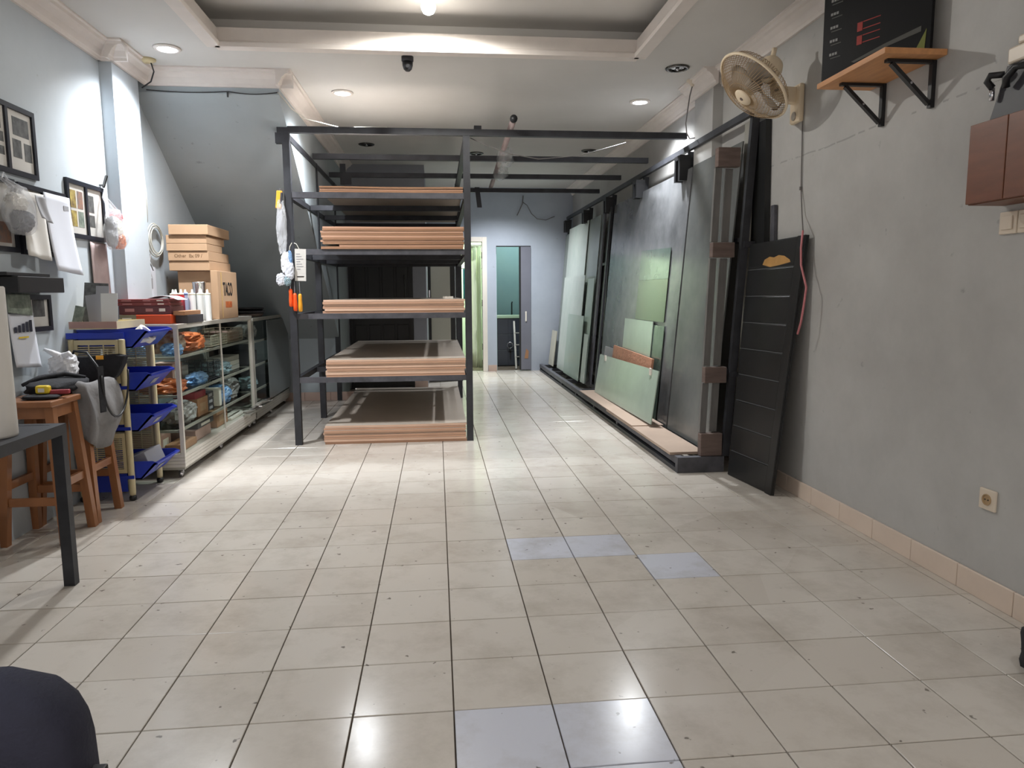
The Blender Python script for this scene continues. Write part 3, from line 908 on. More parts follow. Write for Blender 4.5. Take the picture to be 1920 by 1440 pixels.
# ---- things hanging on the front left post
HX, HY = -1.26, 2.49
t = thing('utility_knife', 'orange-yellow utility knife hanging high on the rack post', 'knife', (-1.262, 2.48, 1.93))
MB().obox((-1.262, 2.482, 2.0), (0.045, 0.02, 0.14), rot('Y', 6)).build('handle', 'amber_plastic', t, bevel=0.006)
MB().obox((-1.243, 2.478, 2.01), (0.016, 0.02, 0.09), rot('Y', 6)).build('grip', 'charcoal_plastic', t, bevel=0.004)
MB().tube([(-1.255, 2.48, 2.065), (-1.25, 2.48, 2.085), (-1.235, 2.49, 2.075)], 0.003, 6).build('loop', 'cable_grey', t)
t = thing('plastic_sleeve', 'crumpled clear plastic sleeve hanging below the orange-yellow knife', 'plastic bag', (-1.25, 2.47, 1.62))
MB().crumple((-1.25, 2.475, 1.78), (0.075, 0.04, 0.34), 3, False).build('sleeve', 'clear_film', t)
MB().blob((-1.255, 2.475, 1.83), (0.05, 0.02, 0.17), 5, 0.3).build('contents', 'paper_grey', t, smooth=True)
t = thing('hanging_packets', 'bunch of white and blue packets tied to the rack post', 'packet', (-1.22, 2.45, 1.38))
for i, (x, z, w, h, mt) in enumerate([(-1.225, 1.50, .07, .14, 'white_film'), (-1.20, 1.44, .07, .13, 'paper'), (-1.27, 1.37, .07, .08, 'paper'), (-1.215, 1.36, .05, .07, 'paleblue_bag'), (-1.19, 1.50, .03, .16, 'blue_bag')]):
    MB().crumple((x, 2.455 - .006 * (i % 2), z), (w, 0.035, h), i + 11, False).build('packet', mt, t)
MB().tube([(-1.20, 2.46, 1.57), (-1.19, 2.46, 1.63), (-1.175, 2.47, 1.66)], 0.003, 6).build('string', 'cable_white', t)
t = thing('price_tag', 'white printed hang tag on the rack post', 'tag', (-1.12, 2.46, 1.37))
MB().obox((-1.115, 2.47, 1.485), (0.088, 0.002, 0.255), rot('Y', 2)).build('card', 'paper_warm', t)
for i in range(7):
    B('print_line', 'paper_grey', t, -1.145, -1.145 + 0.03 + 0.012 * (i % 3), 2.4675, 2.4688, 1.57 - i * .02, 1.575 - i * .02)
B('print_line', 'print_black', t, -1.145, -1.09, 2.4675, 2.4688, 1.388, 1.396)
MB().tube([(-1.12, 2.47, 1.61), (-1.14, 2.475, 1.65), (-1.16, 2.48, 1.66)], 0.0025, 6).build('string', 'cable_white', t)
for i, (x, z, mt, lb) in enumerate([(-1.200, 1.22, 'orange_plastic', 'left one of the three orange-handled screwdrivers on the rack post'), (-1.168, 1.185, 'orange_plastic', 'middle one of the three orange-handled screwdrivers on the rack post'), (-1.128, 1.18, 'amber_plastic', 'right, yellower one of the three orange-handled screwdrivers on the rack post')]):
    t = thing('screwdriver', lb, 'screwdriver', (x, 2.468, z - .07), 'screwdrivers on the rack post')
    MB().lathe([(0.010, -0.07), (0.016, -0.06), (0.017, -0.02), (0.014, 0.03), (0.015, 0.06), (0.009, 0.075)], (x, 2.468, z), 12).build('handle', mt, t, smooth=True)
    MB().cyl((x, 2.468, z + .07), (x, 2.468, z + .17), 0.004, 8).build('shaft', 'chrome', t)

# pipe wrapped in plastic laid across the beams
t = thing('wrapped_pipe', 'long pipe in torn plastic wrap laid across the overhead beams', 'pipe', (0.7, 4.0, 2.6))
MB().cyl((0.60, 2.28, 2.605), (0.70, 6.2, 2.605), 0.026, 12).build('pipe', 'mauve_cloth', t, smooth=True)
MB().cyl((0.599, 2.262, 2.605), (0.60, 2.29, 2.605), 0.030, 12).build('end_cap', 'black_plastic', t, smooth=True)
MB().blob((0.655, 3.62, 2.56), (0.16, 0.5, 0.16), 21, 0.35, 2.4, 18, 12, 0.9).build('wrap', 'clear_film', t, smooth=True)
MB().blob((0.70, 4.55, 2.555), (0.15, 0.5, 0.12), 25, 0.4, 2.4, 18, 12, 0.9).build('wrap', 'clear_film', t, smooth=True)
t = thing('dangling_strap', 'dark rubber strap dangling from the farthest overhead beam', 'strap', (0.5, 5.79, 2.3))
MB().sheet(lambda u, v: (0.475 + 0.06 * u + 0.03 * (1 - v), 5.755 - 0.01 * math.sin(PI * v), 2.33 + 0.25 * v), 2, 6, 0.006).build('strap', 'charcoal_plastic', t)
t = thing('overhead_wire', 'thin dark wire sagging between the rack post and the overhead beams', 'wire', (0.6, 2.6, 2.5))
MB().tube([(0.27, 2.56, 2.515), (0.4, 2.58, 2.46), (0.6, 2.6, 2.40), (0.85, 2.65, 2.37), (1.2, 2.7, 2.41), (1.6, 2.65, 2.515)], 0.0035, 6).build('wire', 'cable_grey', t, smooth=True)
t = thing('wall_wire', 'loose grey wire looped on the back wall above the bathroom doorway', 'wire', (1.4, 7.98, 2.4))
MB().tube([(1.36, 7.985, 2.78), (1.35, 7.98, 2.66), (1.30, 7.975, 2.55), (1.26, 7.975, 2.47)], 0.008, 6).build('wire', 'cable_grey', t, smooth=True)
MB().tube([(1.35, 7.98, 2.68), (1.42, 7.975, 2.63), (1.49, 7.975, 2.5), (1.58, 7.975, 2.42), (1.72, 7.975, 2.40), (1.86, 7.975, 2.46)], 0.006, 6).build('wire', 'cable_grey', t, smooth=True)

# ================================================================== GLASS RACK ON THE RIGHT
gr = thing('glass_rack', 'long low black steel glass rack along the right wall', 'rack', (1.85, 4.5, 0))
GY0, GY1 = 1.19, 7.94
B('base_beam', 'dusty_steel', gr, 1.612, 1.662, GY0 + .05, GY1, 0.06, 0.11)
B('base_beam', 'dusty_steel', gr, 1.895, 1.945, GY0 + .05, GY1, 0.06, 0.11)
B('base_rail', 'black_steel', gr, 1.612, 1.652, GY0 + .05, GY1, 0.0, 0.03)
B('end_plate', 'dusty_steel', gr, 1.612, 1.945, GY0, GY0 + .05, 0.0, 0.11)
for y in (1.9, 2.9, 3.9, 4.9, 5.9, 6.9, 7.9):
    B('cross_bar', 'black_steel', gr, 1.665, 1.893, y, y + .05, 0.045, 0.095)
    if y > 2: B('foot', 'black_steel', gr, 1.62, 1.65, y, y + .05, 0.03, 0.06)
# the leaning back frame
def bx(z): return 1.952 + 0.06 * z
for y in (1.215, 2.42, 3.72, 5.02, 6.32, 7.9):
    MB().bar((bx(.11), y, .11), (bx(2.40), y, 2.40), 0.05, 0.04, (0, 1, 0)).build('back_post', 'black_steel', gr)
B('top_rail', 'black_steel', gr, 2.045, 2.078, GY0, GY1, 2.40, 2.445)
for z in (0.7, 1.6):
    MB().bar((bx(z), GY0 + .03, z), (bx(z), GY1, z), 0.02, 0.03).build('back_rail', 'black_steel', gr)
B('stub_bar', 'black_steel', gr, 2.035, 2.114, 1.18, 1.21, 1.545, 1.585)
B('stub_bar', 'black_steel', gr, 1.985, 2.05, 1.18, 1.21, 0.672, 0.70)
# U-shaped stops on the posts
for y in (2.42, 3.72, 5.02, 6.32, 7.72):
    x0 = bx(2.3)
    for dy in (-0.05, 0.05):
        B('stop_finger', 'black_plastic', gr, 1.975, x0 - .022, y + dy - .02, y + dy + .02, 2.19 if y > 2.5 else 2.16, 2.33)
    B('stop_bridge', 'black_plastic', gr, 1.975, x0 - .022, y - .07, y + .07, 2.3305, 2.365)

def leaning(name, mats, xb, s, y0, y1, z0, z1, th, label, cat='glass sheet', group='sheets leaning on the glass rack', zs=None, bevel=0):
    """sheet leaning towards the right wall; front face X = xb + s*z"""
    z1b = z1 if zs is None else zs
    pts = [(xb + s * z0, y0, z0), (xb + s * z0, y1, z0), (xb + s * z1b, y1, z1b), (xb + s * z1, y0, z1)]
    m = MB().slab(pts, (1, 0, -s), th)
    return tag(m.build(name, mats), label, cat, group)
S = 0.082
leaning('glass_sheet', 'smoke_glass', 1.868, S, 1.30, 2.235, 0.115, 2.26, 0.010, 'nearest tall dark glass sheet on the rack, beside the timber end frame', zs=2.26)
leaning('glass_sheet', 'dark_glass', 1.862, S, 2.25, 4.80, 0.115, 2.25, 0.012, 'widest dark glass sheet in the middle of the rack')
leaning('glass_sheet', 'grey_green_glass', 1.862, S, 5.46, 6.14, 0.115, 2.22, 0.008, 'narrow tall pale grey-green sheet beside the dark glass')
leaning('glass_sheet', 'pale_glass', 1.845, S, 6.15, 7.55, 0.115, 2.22, 0.008, 'tall pale sheet under the farthest rack stop')
leaning('glass_sheet', 'grey_green_glass', 1.862, S, 7.56, 7.92, 0.115, 2.16, 0.008, 'farthest tall grey-green sheet by the back wall')
leaning('steel_channel', 'dusty_steel', 1.84, S, 5.18, 5.30, 0.115, 2.27, 0.02, 'wider of two dark upright channels beside the widest dark glass', 'channel')
leaning('steel_channel', 'black_steel', 1.845, S, 4.90, 4.97, 0.115, 2.25, 0.02, 'narrower of two dark upright channels beside the widest dark glass', 'channel')
leaning('leaning_glass', 'pale_glass', 1.775, 0.09, 5.80, 7.30, 0.115, 1.48, 0.006, 'whitish waist-high pane in front of the tall pale sheet')
leaning('leaning_glass', 'green_glass', 1.755, 0.09, 5.55, 6.62, 0.115, 0.955, 0.006, 'pale green low pane in front of the whitish pane')
leaning('leaning_glass', 'green_glass', 1.802, 0.09, 5.33, 5.72, 0.115, 1.43, 0.006, 'narrow green upright pane strip behind the low pale green pane')
leaning('leaning_glass', 'pale_glass', 1.778, 0.09, 5.28, 5.52, 0.115, 0.73, 0.006, 'short narrow pale pane strip beside the low green pane')
leaning('leaning_glass', 'locker_beige', 1.74, 0.12, 7.5, 7.93, 0.115, 0.66, 0.012, 'small beige board leaning at the far end of the glass rack', 'board')
leaning('leaning_glass', 'green_glass', 1.838, 0.082, 2.82, 3.80, 0.13, 0.985, 0.006, 'pale green pane leaning on the widest dark glass')
leaning('leaning_glass', 'teal_glass_and_reflection', 1.848, 0.082, 2.52, 3.3, 0.13, 0.955, 0.006, 'darker green pane peeking out beside the pale green pane')
leaning('leaning_glass', 'olive_reflection', 1.852, 0.082, 2.56, 3.47, 0.99, 1.365, 0.004, 'olive green pane added as a reflection in the widest dark glass, lower of two')  # this pane and the next put a green reflection on the dark glass
leaning('leaning_glass', 'teal_glass_and_reflection', 1.852, 0.082, 2.56, 3.47, 1.367, 1.63, 0.004, 'teal green pane added as a reflection in the widest dark glass, upper of two', zs=1.655)
t = thing('tempered_panel', 'large pale green glass panel with corner clips standing on the planks', 'glass panel', (1.77, 3.3, 0.13))
MB().slab([(1.725, 2.21, 0.156), (1.725, 4.36, 0.138), (1.805, 4.44, 0.56), (1.805, 2.27, 0.595)], (1, 0, -.18), 0.008).build('pane', 'green_glass', t)
for y, z in ((4.13, 0.56), (2.46, 0.59)):
    B('clip', 'label_white', t, 1.788, 1.80, y - .025, y + .025, z - .05, z + .01)
leaning('wrapped_board', 'orange_wrap', 1.768, 0.13, 2.62, 4.02, 0.14, 0.665, 0.02, 'orange-brown wrapped board behind the large green panel', 'board', zs=0.69)
leaning('board_offcut', 'paper_grey', 1.795, 0.13, 3.95, 4.5, 0.14, 0.645, 0.015, 'grey board offcut behind the left corner of the large green panel', 'board')
# planks on the base
MB().box(1.57, 1.845, 2.30, 4.50, 0.118, 0.136)
tag(MB().box(1.585, 1.86, 2.28, 4.52, 0.1305, 0.1375).build('hardboard_plank', 'hardboard'), 'farther tan hardboard plank on the glass rack base, under the green panel', 'plank', 'planks on the rack base')
tag(MB().box(1.585, 1.835, 1.28, 3.2, 0.1115, 0.1295).build('hardboard_plank', 'hardboard'), 'nearer tan hardboard plank at the open end of the glass rack base', 'plank', 'planks on the rack base')

# timber end frame
t = thing('timber_frame', 'weathered grey timber upright with brown blocks at the near end of the glass rack', 'timber', (1.87, 1.24, 0.1))
def tx(z): return 1.815 + 0.035 * z
for dz0, dz1 in ((0.275, 0.62), (0.74, 1.475), (1.585, 2.07)):
    zc = (dz0 + dz1) / 2
    MB().bar((tx(dz0) - .02, 1.255, dz0), (tx(dz1) - .02, 1.255, dz1), 0.045, 0.03, (0, 1, 0)).build('upright', 'grey_timber', t)
    MB().bar((tx(dz0) + .06, 1.265, dz0), (tx(dz1) + .06, 1.265, dz1), 0.05, 0.02, (0, 1, 0)).build('upright', 'grey_timber', t)
for z0, z1 in ((0.112, 0.27), (0.625, 0.735), (1.48, 1.58), (2.075, 2.20)):
    zc = (z0 + z1) / 2
    MB().obox((tx(zc) + .035, 1.235, zc), (0.155, 0.06, z1 - z0)).build('block', 'weathered_timber', t, bevel=0.004)

# tall grey strip and thick black post against the wall
tag(MB().slab([(2.075, 1.245, 0.02), (2.075, 1.34, 0.02), (2.092, 1.365, 2.39), (2.092, 1.245, 2.39)], (1, 0, 0), 0.02).build('aluminium_profile', 'aluminium_dull'), 'tall grey metal profile standing behind the black rack post', 'profile')
tag(MB().slab([(2.118, 1.00, 0.02), (2.118, 1.13, 0.02), (2.118, 1.30, 2.36), (2.118, 1.10, 2.36)], (1, 0, 0), 0.038).build('black_post', 'black_door_paint'), 'thick black post standing between the grey profile and the wall', 'post')
tag(MB().slab([(2.135, 0.90, 0.02), (2.135, 0.95, 0.02), (2.135, 1.02, 1.80), (2.135, 0.97, 1.80)], (1, 0, 0), 0.02).build('grey_batten', 'dusty_steel'), 'short grey batten standing behind the leaning black panel', 'batten')

# ---- black panel leaning on the right wall
t = thing('planked_door', 'black planked door leaning against the right wall', 'door', (2.02, 0.85, 0))
bl0, br0 = Vector((1.944, 1.11, 0)), Vector((2.005, 0.58, 0))
trr, tl0 = Vector((2.125, 0.515, 1.575)), Vector((2.08, 1.175, 1.565))
nrm = (br0 - bl0).cross(tl0 - bl0).normalized()
if nrm.x < 0: nrm = -nrm
MB().slab([bl0, br0, trr, tl0], nrm, 0.012).build('sheet', 'black_door_paint', t)
def dp(u, v, d=0.0):     # u along width from far to near, v up
    return bl0.lerp(br0, u).lerp(tl0.lerp(trr, u), v) - nrm * d
NP = 9
for i in range(NP):
    v0, v1 = i / NP + 0.0035, (i + 1) / NP - 0.0035
    MB().slab([dp(0.01, v0), dp(0.86, v0), dp(0.86, v1), dp(0.01, v1)], -nrm, 0.008).build('plank', 'black_door_paint', t, bevel=0.0015, seg=1)
for i in range(1, NP):
    MB().slab([dp(0.03, i / NP - .0022, .0005), dp(0.85, i / NP - .0022, .0005), dp(0.85, i / NP + .0022, .0005), dp(0.03, i / NP + .0022, .0005)], -nrm, 0.004).build('joint_strip', 'scratch_grey', t)
MB().slab([dp(0.875, 0), dp(1.0, 0), dp(1.0, 1), dp(0.875, 1)], -nrm, 0.014).build('stile', 'black_door_paint', t, bevel=0.002, seg=1)
pp = [(0.30, .905), (0.33, .925), (0.42, .935), (0.50, .93), (0.58, .937), (0.68, .932), (0.78, .915), (0.80, .905), (0.6, .897), (0.45, .893)]
MB().slab([dp(u, v, .0082) for u, v in pp], -nrm, 0.001).build('bare_patch', 'bare_wood', t)

# ================================================================== RIGHT WALL THINGS
# ---- fan
fc = Vector((1.83, 0.66, 2.435))
fa = Vector((-0.69, -0.03, -0.72)).normalized()
FR = axis_frame(fa)
fan = thing('wall_fan', 'cream wall-mounted fan with wire guard tilted down into the room', 'fan', (2.15, 0.74, 2.2))
R0 = 0.232
def fp(r, a, h): return fc + FR @ Vector((r * math.cos(a), r * math.sin(a), h))
MB().tube([fp(R0, 2 * PI * i / 48, 0) for i in range(48)], 0.009, 8, True).build('guard_ring', 'fan_cream', fan, smooth=True)
gf = MB()
for i in range(72):
    a = 2 * PI * i / 72
    gf.tube([fp(0.055, a + .25, 0.088), fp(0.12, a + .14, 0.082), fp(0.19, a + .04, 0.052), fp(R0 - .003, a, 0.006)], 0.0016, 4)
for r, h in ((0.10, 0.085), (0.165, 0.066)):
    gf.tube([fp(r, 2 * PI * i / 36, h) for i in range(36)], 0.0018, 4, True)
gf.build('front_guard', 'fan_grille', fan, smooth=True)
gb = MB()
for i in range(60):
    a = 2 * PI * i / 60
    gb.tube([fp(0.06, a, -0.085), fp(0.15, a, -0.08), fp(0.205, a, -0.05), fp(R0 - .003, a, -0.006)], 0.0016, 4)
gb.build('rear_guard', 'fan_grille', fan, smooth=True)
MB().lathe([(0.056, 0.078), (0.056, 0.092), (0.045, 0.100), (0.012, 0.103), (0.002, 0.103)], fc, 24, FR).build('guard_badge', 'fan_cream', fan, smooth=True)
MB().lathe([(0.012, 0.102), (0.010, 0.106), (0.002, 0.106)], fc, 12, FR).build('badge_screw', 'weathered_timber', fan)
MB().lathe([(0.034, -0.04), (0.036, 0.02), (0.028, 0.045), (0.002, 0.052)], fc, 18, FR).build('blade_hub', 'fan_blade', fan, smooth=True)
for b_ in range(3):
    a0 = 2 * PI * b_ / 3 + 0.4
    MB().sheet(lambda u, v, a0=a0: fp(0.03 + 0.155 * v, a0 + (u - .5) * (0.75 + 0.45 * math.sin(PI * v * .9)), -0.02 + 0.05 * (u - .5)), 8, 8, 0.003).build('blade', 'fan_blade', fan, smooth=True)
MB().lathe([(0.03, -0.085), (0.068, -0.09), (0.072, -0.12), (0.068, -0.165), (0.05, -0.195), (0.02, -0.205)], fc, 20, FR).build('motor_housing', 'fan_cream', fan, smooth=True)
mtop = fc + FR @ Vector((0, 0, -0.15))
MB().cyl(mtop + Vector((0, -.02, 0.05)), mtop + Vector((0.01, -.02, 0.10)), 0.014, 10).build('oscillator_knob', 'fan_cream', fan, smooth=True)
# mount
B('wall_plate', 'fan_cream', fan, 2.125, XR - .001, 0.68, 0.80, 2.25, 2.47, bevel=0.012)
ar = MB()
ar.slab([(2.13, 0.72, 2.455), (2.13, 0.72, 2.36), (2.04, 0.72, 2.375), (1.985, 0.72, 2.41), (1.985, 0.72, 2.45), (2.0, 0.72, 2.462)], (0, 1, 0), 0.05)
ar.build('arm', 'fan_cream', fan, bevel=0.006)
MB().cyl((2.0, 0.712, 2.435), (2.0, 0.778, 2.435), 0.012, 10).build('pivot_bolt', 'charcoal_plastic', fan)
MB().bar((2.0, 0.745, 2.435), mtop + Vector((0, 0, -.02)), 0.035, 0.035).build('neck', 'fan_cream', fan)
MB().cyl((2.12, 0.74, 2.29), (2.128, 0.74, 2.29), 0.026, 16).build('speed_dial', 'fan_blade', fan)
MB().tube([(2.05, 0.75, 2.37), (2.02, 0.75, 2.33), (1.98, 0.73, 2.325)], 0.005, 6).build('motor_cord', 'cable_grey', fan)
t = thing('fan_cord', 'fan power cord running down the wall, grey above and pink below', 'cord', (2.15, 0.68, 1.0))
MB().tube([(2.152, 0.685, 2.25), (2.153, 0.68, 2.1), (2.153, 0.67, 1.86), (2.14, 0.62, 1.7), (2.10, 0.525, 1.60)], 0.0035, 6).build('upper_cord', 'cable_grey', t, smooth=True)
MB().lathe([(0.008, -0.01), (0.008, 0.01)], (2.151, 0.672, 1.86), 8).build('clip', 'cable_grey', t)
MB().tube([(2.10, 0.525, 1.60), (2.093, 0.525, 1.50), (2.085, 0.50, 1.40), (2.078, 0.415, 1.27), (2.072, 0.425, 1.16), (2.068, 0.44, 1.07), (2.066, 0.47, 1.0)], 0.006, 6).build('lower_cord', 'cable_pink', t, smooth=True)

# ---- shelf with two brackets and display board
t = thing('wall_shelf', 'light brown wooden wall shelf on two black folding brackets', 'shelf', (2.02, -0.25, 2.2))
B('plank', 'shelf_wood', t, 1.875, XR - .001, -0.53, 0.02, 2.245, 2.27, bevel=0.002)
for y in (-0.10, -0.455):
    MB().box(2.14, XR - .001, y - .012, y + .012, 2.045, 2.243).build('bracket_upright', 'black_plastic', t)
    MB().box(1.93, 2.139, y - .012, y + .012, 2.231, 2.244).build('bracket_arm', 'black_plastic', t)
    MB().bar((1.955, y, 2.228), (2.138, y, 2.062), 0.016, 0.022, (0, 1, 0)).build('bracket_strut', 'black_plastic', t)
    MB().cyl((2.045, y - .014, 2.146), (2.045, y - .009, 2.146), 0.006, 8).build('bracket_bolt', 'chrome', t)
p0, p1 = Vector((1.888, 0.005, 2.2705)), Vector((2.105, -0.49, 2.2705))
ud = (p1 - p0); wd = ud.length; ud.normalize()
nb = Vector((-ud.y, ud.x, 0)); nb = nb if nb.y < 0 else -nb
t = thing('display_board', 'black printed display board standing on the wooden wall shelf', 'sign', (2.0, -0.24, 2.2705))
MB().slab([p0, p1, p1 + Vector((0, 0, .60)), p0 + Vector((0, 0, .60))], -nb, 0.02).build('panel', 'screen_black', t, bevel=0.002)
def bp_(u, z): return p0 + ud * (u * wd) + Vector((0, 0, z))
def bprint(name, pts, m): MB().slab([bp_(u, z) + nb * .0004 for u, z in pts], nb, 0.001).build(name, m, t)
for i in range(8):
    z = 0.115 + i * 0.062
    for q in range(3):
        bprint('print_word', [(0.075 + .028 * q, z), (0.096 + .028 * q, z), (0.096 + .028 * q, z + .012), (0.075 + .028 * q, z + .012)], 'board_white')
    bprint('print_line', [(0.085, z - .014), (0.19, z - .014), (0.19, z - .010), (0.085, z - .010)], 'board_grey')
for z, c in ((0.125, 'board_red'), (0.185, 'board_red')):
    bprint('print_block', [(0.345, z), (0.395, z), (0.395, z + .04), (0.345, z + .04)], c)
    for q in (0.004, 0.036):
        bprint('print_line', [(0.40, z + q), (0.56, z + q), (0.56, z + q + .004), (0.40, z + q + .004)], 'board_red')
bprint('print_band', [(0.30, 0.058), (0.60, 0.092), (0.92, 0.118), (0.92, 0.095), (0.60, 0.075), (0.33, 0.05)], 'board_grey')
bprint('print_leaf', [(0.86, 0.004), (0.955, 0.004), (0.965, 0.10)], 'board_green')
bprint('print_block', [(0.66, 0.004), (0.85, 0.004), (0.85, 0.024), (0.74, 0.022)], 'board_red')

# ---- wall cabinet and what stands on it
t = thing('wall_cabinet', 'small reddish-brown wall cabinet at the right edge', 'cabinet', (2.08, -1.2, 1.57))
B('body', 'brown_laminate', t, 2.012, XR - .001, -1.46, -0.905, 1.57, 1.868)
B('door', 'brown_laminate', t, 1.996, 2.011, -1.09, -0.908, 1.573, 1.865, bevel=0.002)
B('door', 'brown_laminate', t, 1.996, 2.011, -1.458, -1.094, 1.573, 1.865, bevel=0.002)
t = thing('router_box', 'dark grey box with cables standing on the reddish-brown wall cabinet', 'box', (2.08, -1.15, 1.868))
MB().slab([(2.03, -1.42, 1.8685), (2.03, -0.955, 1.8685), (2.05, -0.965, 1.93), (2.05, -1.0, 2.055), (2.05, -1.42, 2.055)], (1, 0, 0), 0.10).build('case', 'charcoal_plastic', t, bevel=0.003)
MB().tube([(2.02, -0.975, 1.985), (2.005, -0.965, 2.01), (2.0, -0.985, 2.025), (2.025, -1.02, 2.02)], 0.012, 8).build('plug', 'black_plastic', t, smooth=True)
MB().cyl((2.02, -0.975, 1.94), (2.02, -0.975, 1.985), 0.009, 10).build('plug_tip', 'chrome', t, smooth=True)
MB().tube([(2.02, -1.04, 1.97), (2.01, -1.05, 2.0), (2.02, -1.08, 2.03), (2.02, -1.14, 2.02)], 0.013, 8).build('lead', 'black_plastic', t, smooth=True)
t = thing('cream_device', 'cream plastic device on top of the dark grey box at the right edge', 'device', (2.09, -1.2, 2.055))
B('case', 'cream_plastic', t, 2.045, 2.15, -1.42, -1.005, 2.056, 2.115, bevel=0.008)
B('case_top', 'cream_plastic', t, 2.055, 2.15, -1.42, -1.035, 2.118, 2.15, bevel=0.008)
MB().tube([(2.08 + .02 * math.cos(i), -1.09 + .03 * math.sin(i), 2.158 + .0025 * i) for i in range(13)], 0.005, 6).build('coiled_wire', 'cable_grey', t, smooth=True)
MB().slab([(2.06, -1.09, 2.152), (2.06, -1.42, 2.152), (2.06, -1.42, 2.29), (2.06, -1.13, 2.29)], (1, 0, 0), 0.05).build('grille', 'charcoal_plastic', t)

def wall_plate(y, z, label, kind, w=0.085):
    t = thing(kind, label, 'switch' if 'switch' in kind else 'socket', (XR, y, z - .045))
    B('plate', 'cream_plastic', t, XR - 0.012, XR - .0005, y - w / 2, y + w / 2, z - w / 2, z + w / 2, bevel=0.004)
    if 'switch' in kind:
        B('rocker', 'cream_plastic', t, XR - 0.019, XR - 0.0125, y - .026, y + .026, z - .026, z + .026, bevel=0.003)
    else:
        MB().lathe([(0.023, 0.012), (0.023, 0.016), (0.019, 0.016), (0.018, 0.0125), (0.002, 0.0125)], (XR, y, z), 20, axis_frame((-1, 0, 0))).build('socket_well', 'fan_grille', t)
        for dy in (-.008, .008):
            MB().cyl((XR - .0128, y + dy, z), (XR - .0145, y + dy, z), 0.003, 8).build('pin_hole', 'black_plastic', t)
wall_plate(-0.945, 1.503, 'cream light switch under the reddish-brown wall cabinet', 'light_switch')
wall_plate(-1.035, 1.503, 'cream switch plate cut by the right edge under the wall cabinet', 'light_switch')
wall_plate(-0.95, 0.415, 'cream wall socket low on the right wall', 'wall_socket')

t = tag(MB().blob((1.955, -1.62, 0.09), (0.24, 0.36, 0.2), 31, 0.18, 1.6, 20, 14, 0.75, flat=0.0).build('black_bag', 'black_fabric', smooth=True), 'dark rounded bag on the floor cut by the right edge', 'bag')

# ================================================================== LEFT: SHOWCASES
CX0, CX1 = -2.205, -1.76
def showcase(y0, y1, z1, label, doors, levels, dark=False):
    t = thing('showcase', label, 'showcase', ((CX0 + CX1) / 2, (y0 + y1) / 2, 0), 'aluminium showcases')
    al = 'aluminium' if not dark else 'aluminium_dull'
    w = 0.026
    for x in (CX0, CX1 - w):
        for y in (y0, y1 - w):
            B('post', al, t, x, x + w, y, y + w, 0.17, z1 - .03)
    fr = 'aluminium' if not dark else 'aluminium_dull'
    B('top_frame', fr, t, CX1 - w, CX1 + .006, y0 - .004, y1 + .002, z1 - .03, z1)
    B('top_frame', fr, t, CX0, CX0 + w, y0 - .004, y1 + .002, z1 - .03, z1)
    B('top_frame', fr, t, CX0 + w, CX1 - w, y0 - .004, y0 + w, z1 - .03, z1)
    B('top_frame', fr, t, CX0 + w, CX1 - w, y1 - w, y1 + .002, z1 - .03, z1)
    B('top_glass', 'clear_glass', t, CX0 + w, CX1 - w, y0 + w, y1 - w, z1 - .012, z1 - .004)
    for k_ in range(4):     # ribbed aluminium plinth
        B('plinth_rib', al, t, CX0, CX1, y0, y1, 0.079 + k_ * .0228, 0.079 + k_ * .0228 + .0210)
    B('plinth_base', 'aluminium_dull', t, CX0 + .01, CX1 - .008, y0 + .008, y1 - .008, 0.060, 0.077)
    for x in (CX0 + .06, CX1 - .05):
        for y in (y0 + .06, (y0 + y1) / 2, y1 - .06):
            c = bpy.data.objects.new('caster', None); COL.objects.link(c); c.parent = t; ORIGIN[c] = ORIGIN[t]
            MB().cyl((x - .011, y, 0.0245), (x + .011, y, 0.0245), 0.024, 14).build('wheel', 'chrome', c, smooth=True)
            B('fork', 'chrome', c, x - .015, x + .015, y - .008, y + .008, 0.03, 0.060)
    B('back_panel', 'paint_stair' if not dark else 'dark_box', t, CX0 + .001, CX0 + .008, y0 + w, y1 - w, 0.17, z1 - .03)
    for z in levels:
        B('shelf_edge', 'aluminium_dull', t, CX1 - .045, CX1 - .03, y0 + .018, y1 - .005, z - .014, z + .004)
        B('shelf_edge', 'aluminium_dull', t, CX0 + w, CX1 - .046, y0 + .018, y0 + .033, z - .014, z + .004)
        B('shelf_glass', 'clear_glass', t, CX0 + w, CX1 - .046, y0 + .034, y1 - w, z - .002, z + .005)
    B('end_glass', 'clear_glass', t, CX0 + w, CX1 - w, y0 + .010, y0 + .014, 0.171, z1 - .031)
    n = doors
    for i in range(n):
        ya = y0 + w + (y1 - y0 - 2 * w) * i / n; yb = y0 + w + (y1 - y0 - 2 * w) * (i + 1) / n
        dx = CX1 - .012 - .008 * (i % 2)
        g_ = B('sliding_door', 'clear_glass', t, dx, dx + .004, ya, yb, 0.171, z1 - .031)
        if i: B('door_stile', al, g_, CX1 - .006, CX1 + .003, ya - .007, ya + .007, 0.172, z1 - .032)
    return t
showcase(1.48, 3.42, 1.055, 'near glass-fronted aluminium showcase full of packets along the left wall', 2, [0.33, 0.57, 0.83])
sc2 = showcase(3.47, 5.02, 1.03, 'far dark glass showcase under the stair soffit', 2, [0.33, 0.57, 0.80], True)
MB().box(-1.752, -1.747, 3.98, 5.0, 0.19, 0.99).build('smoked_panel', 'glass_smudged', sc2)

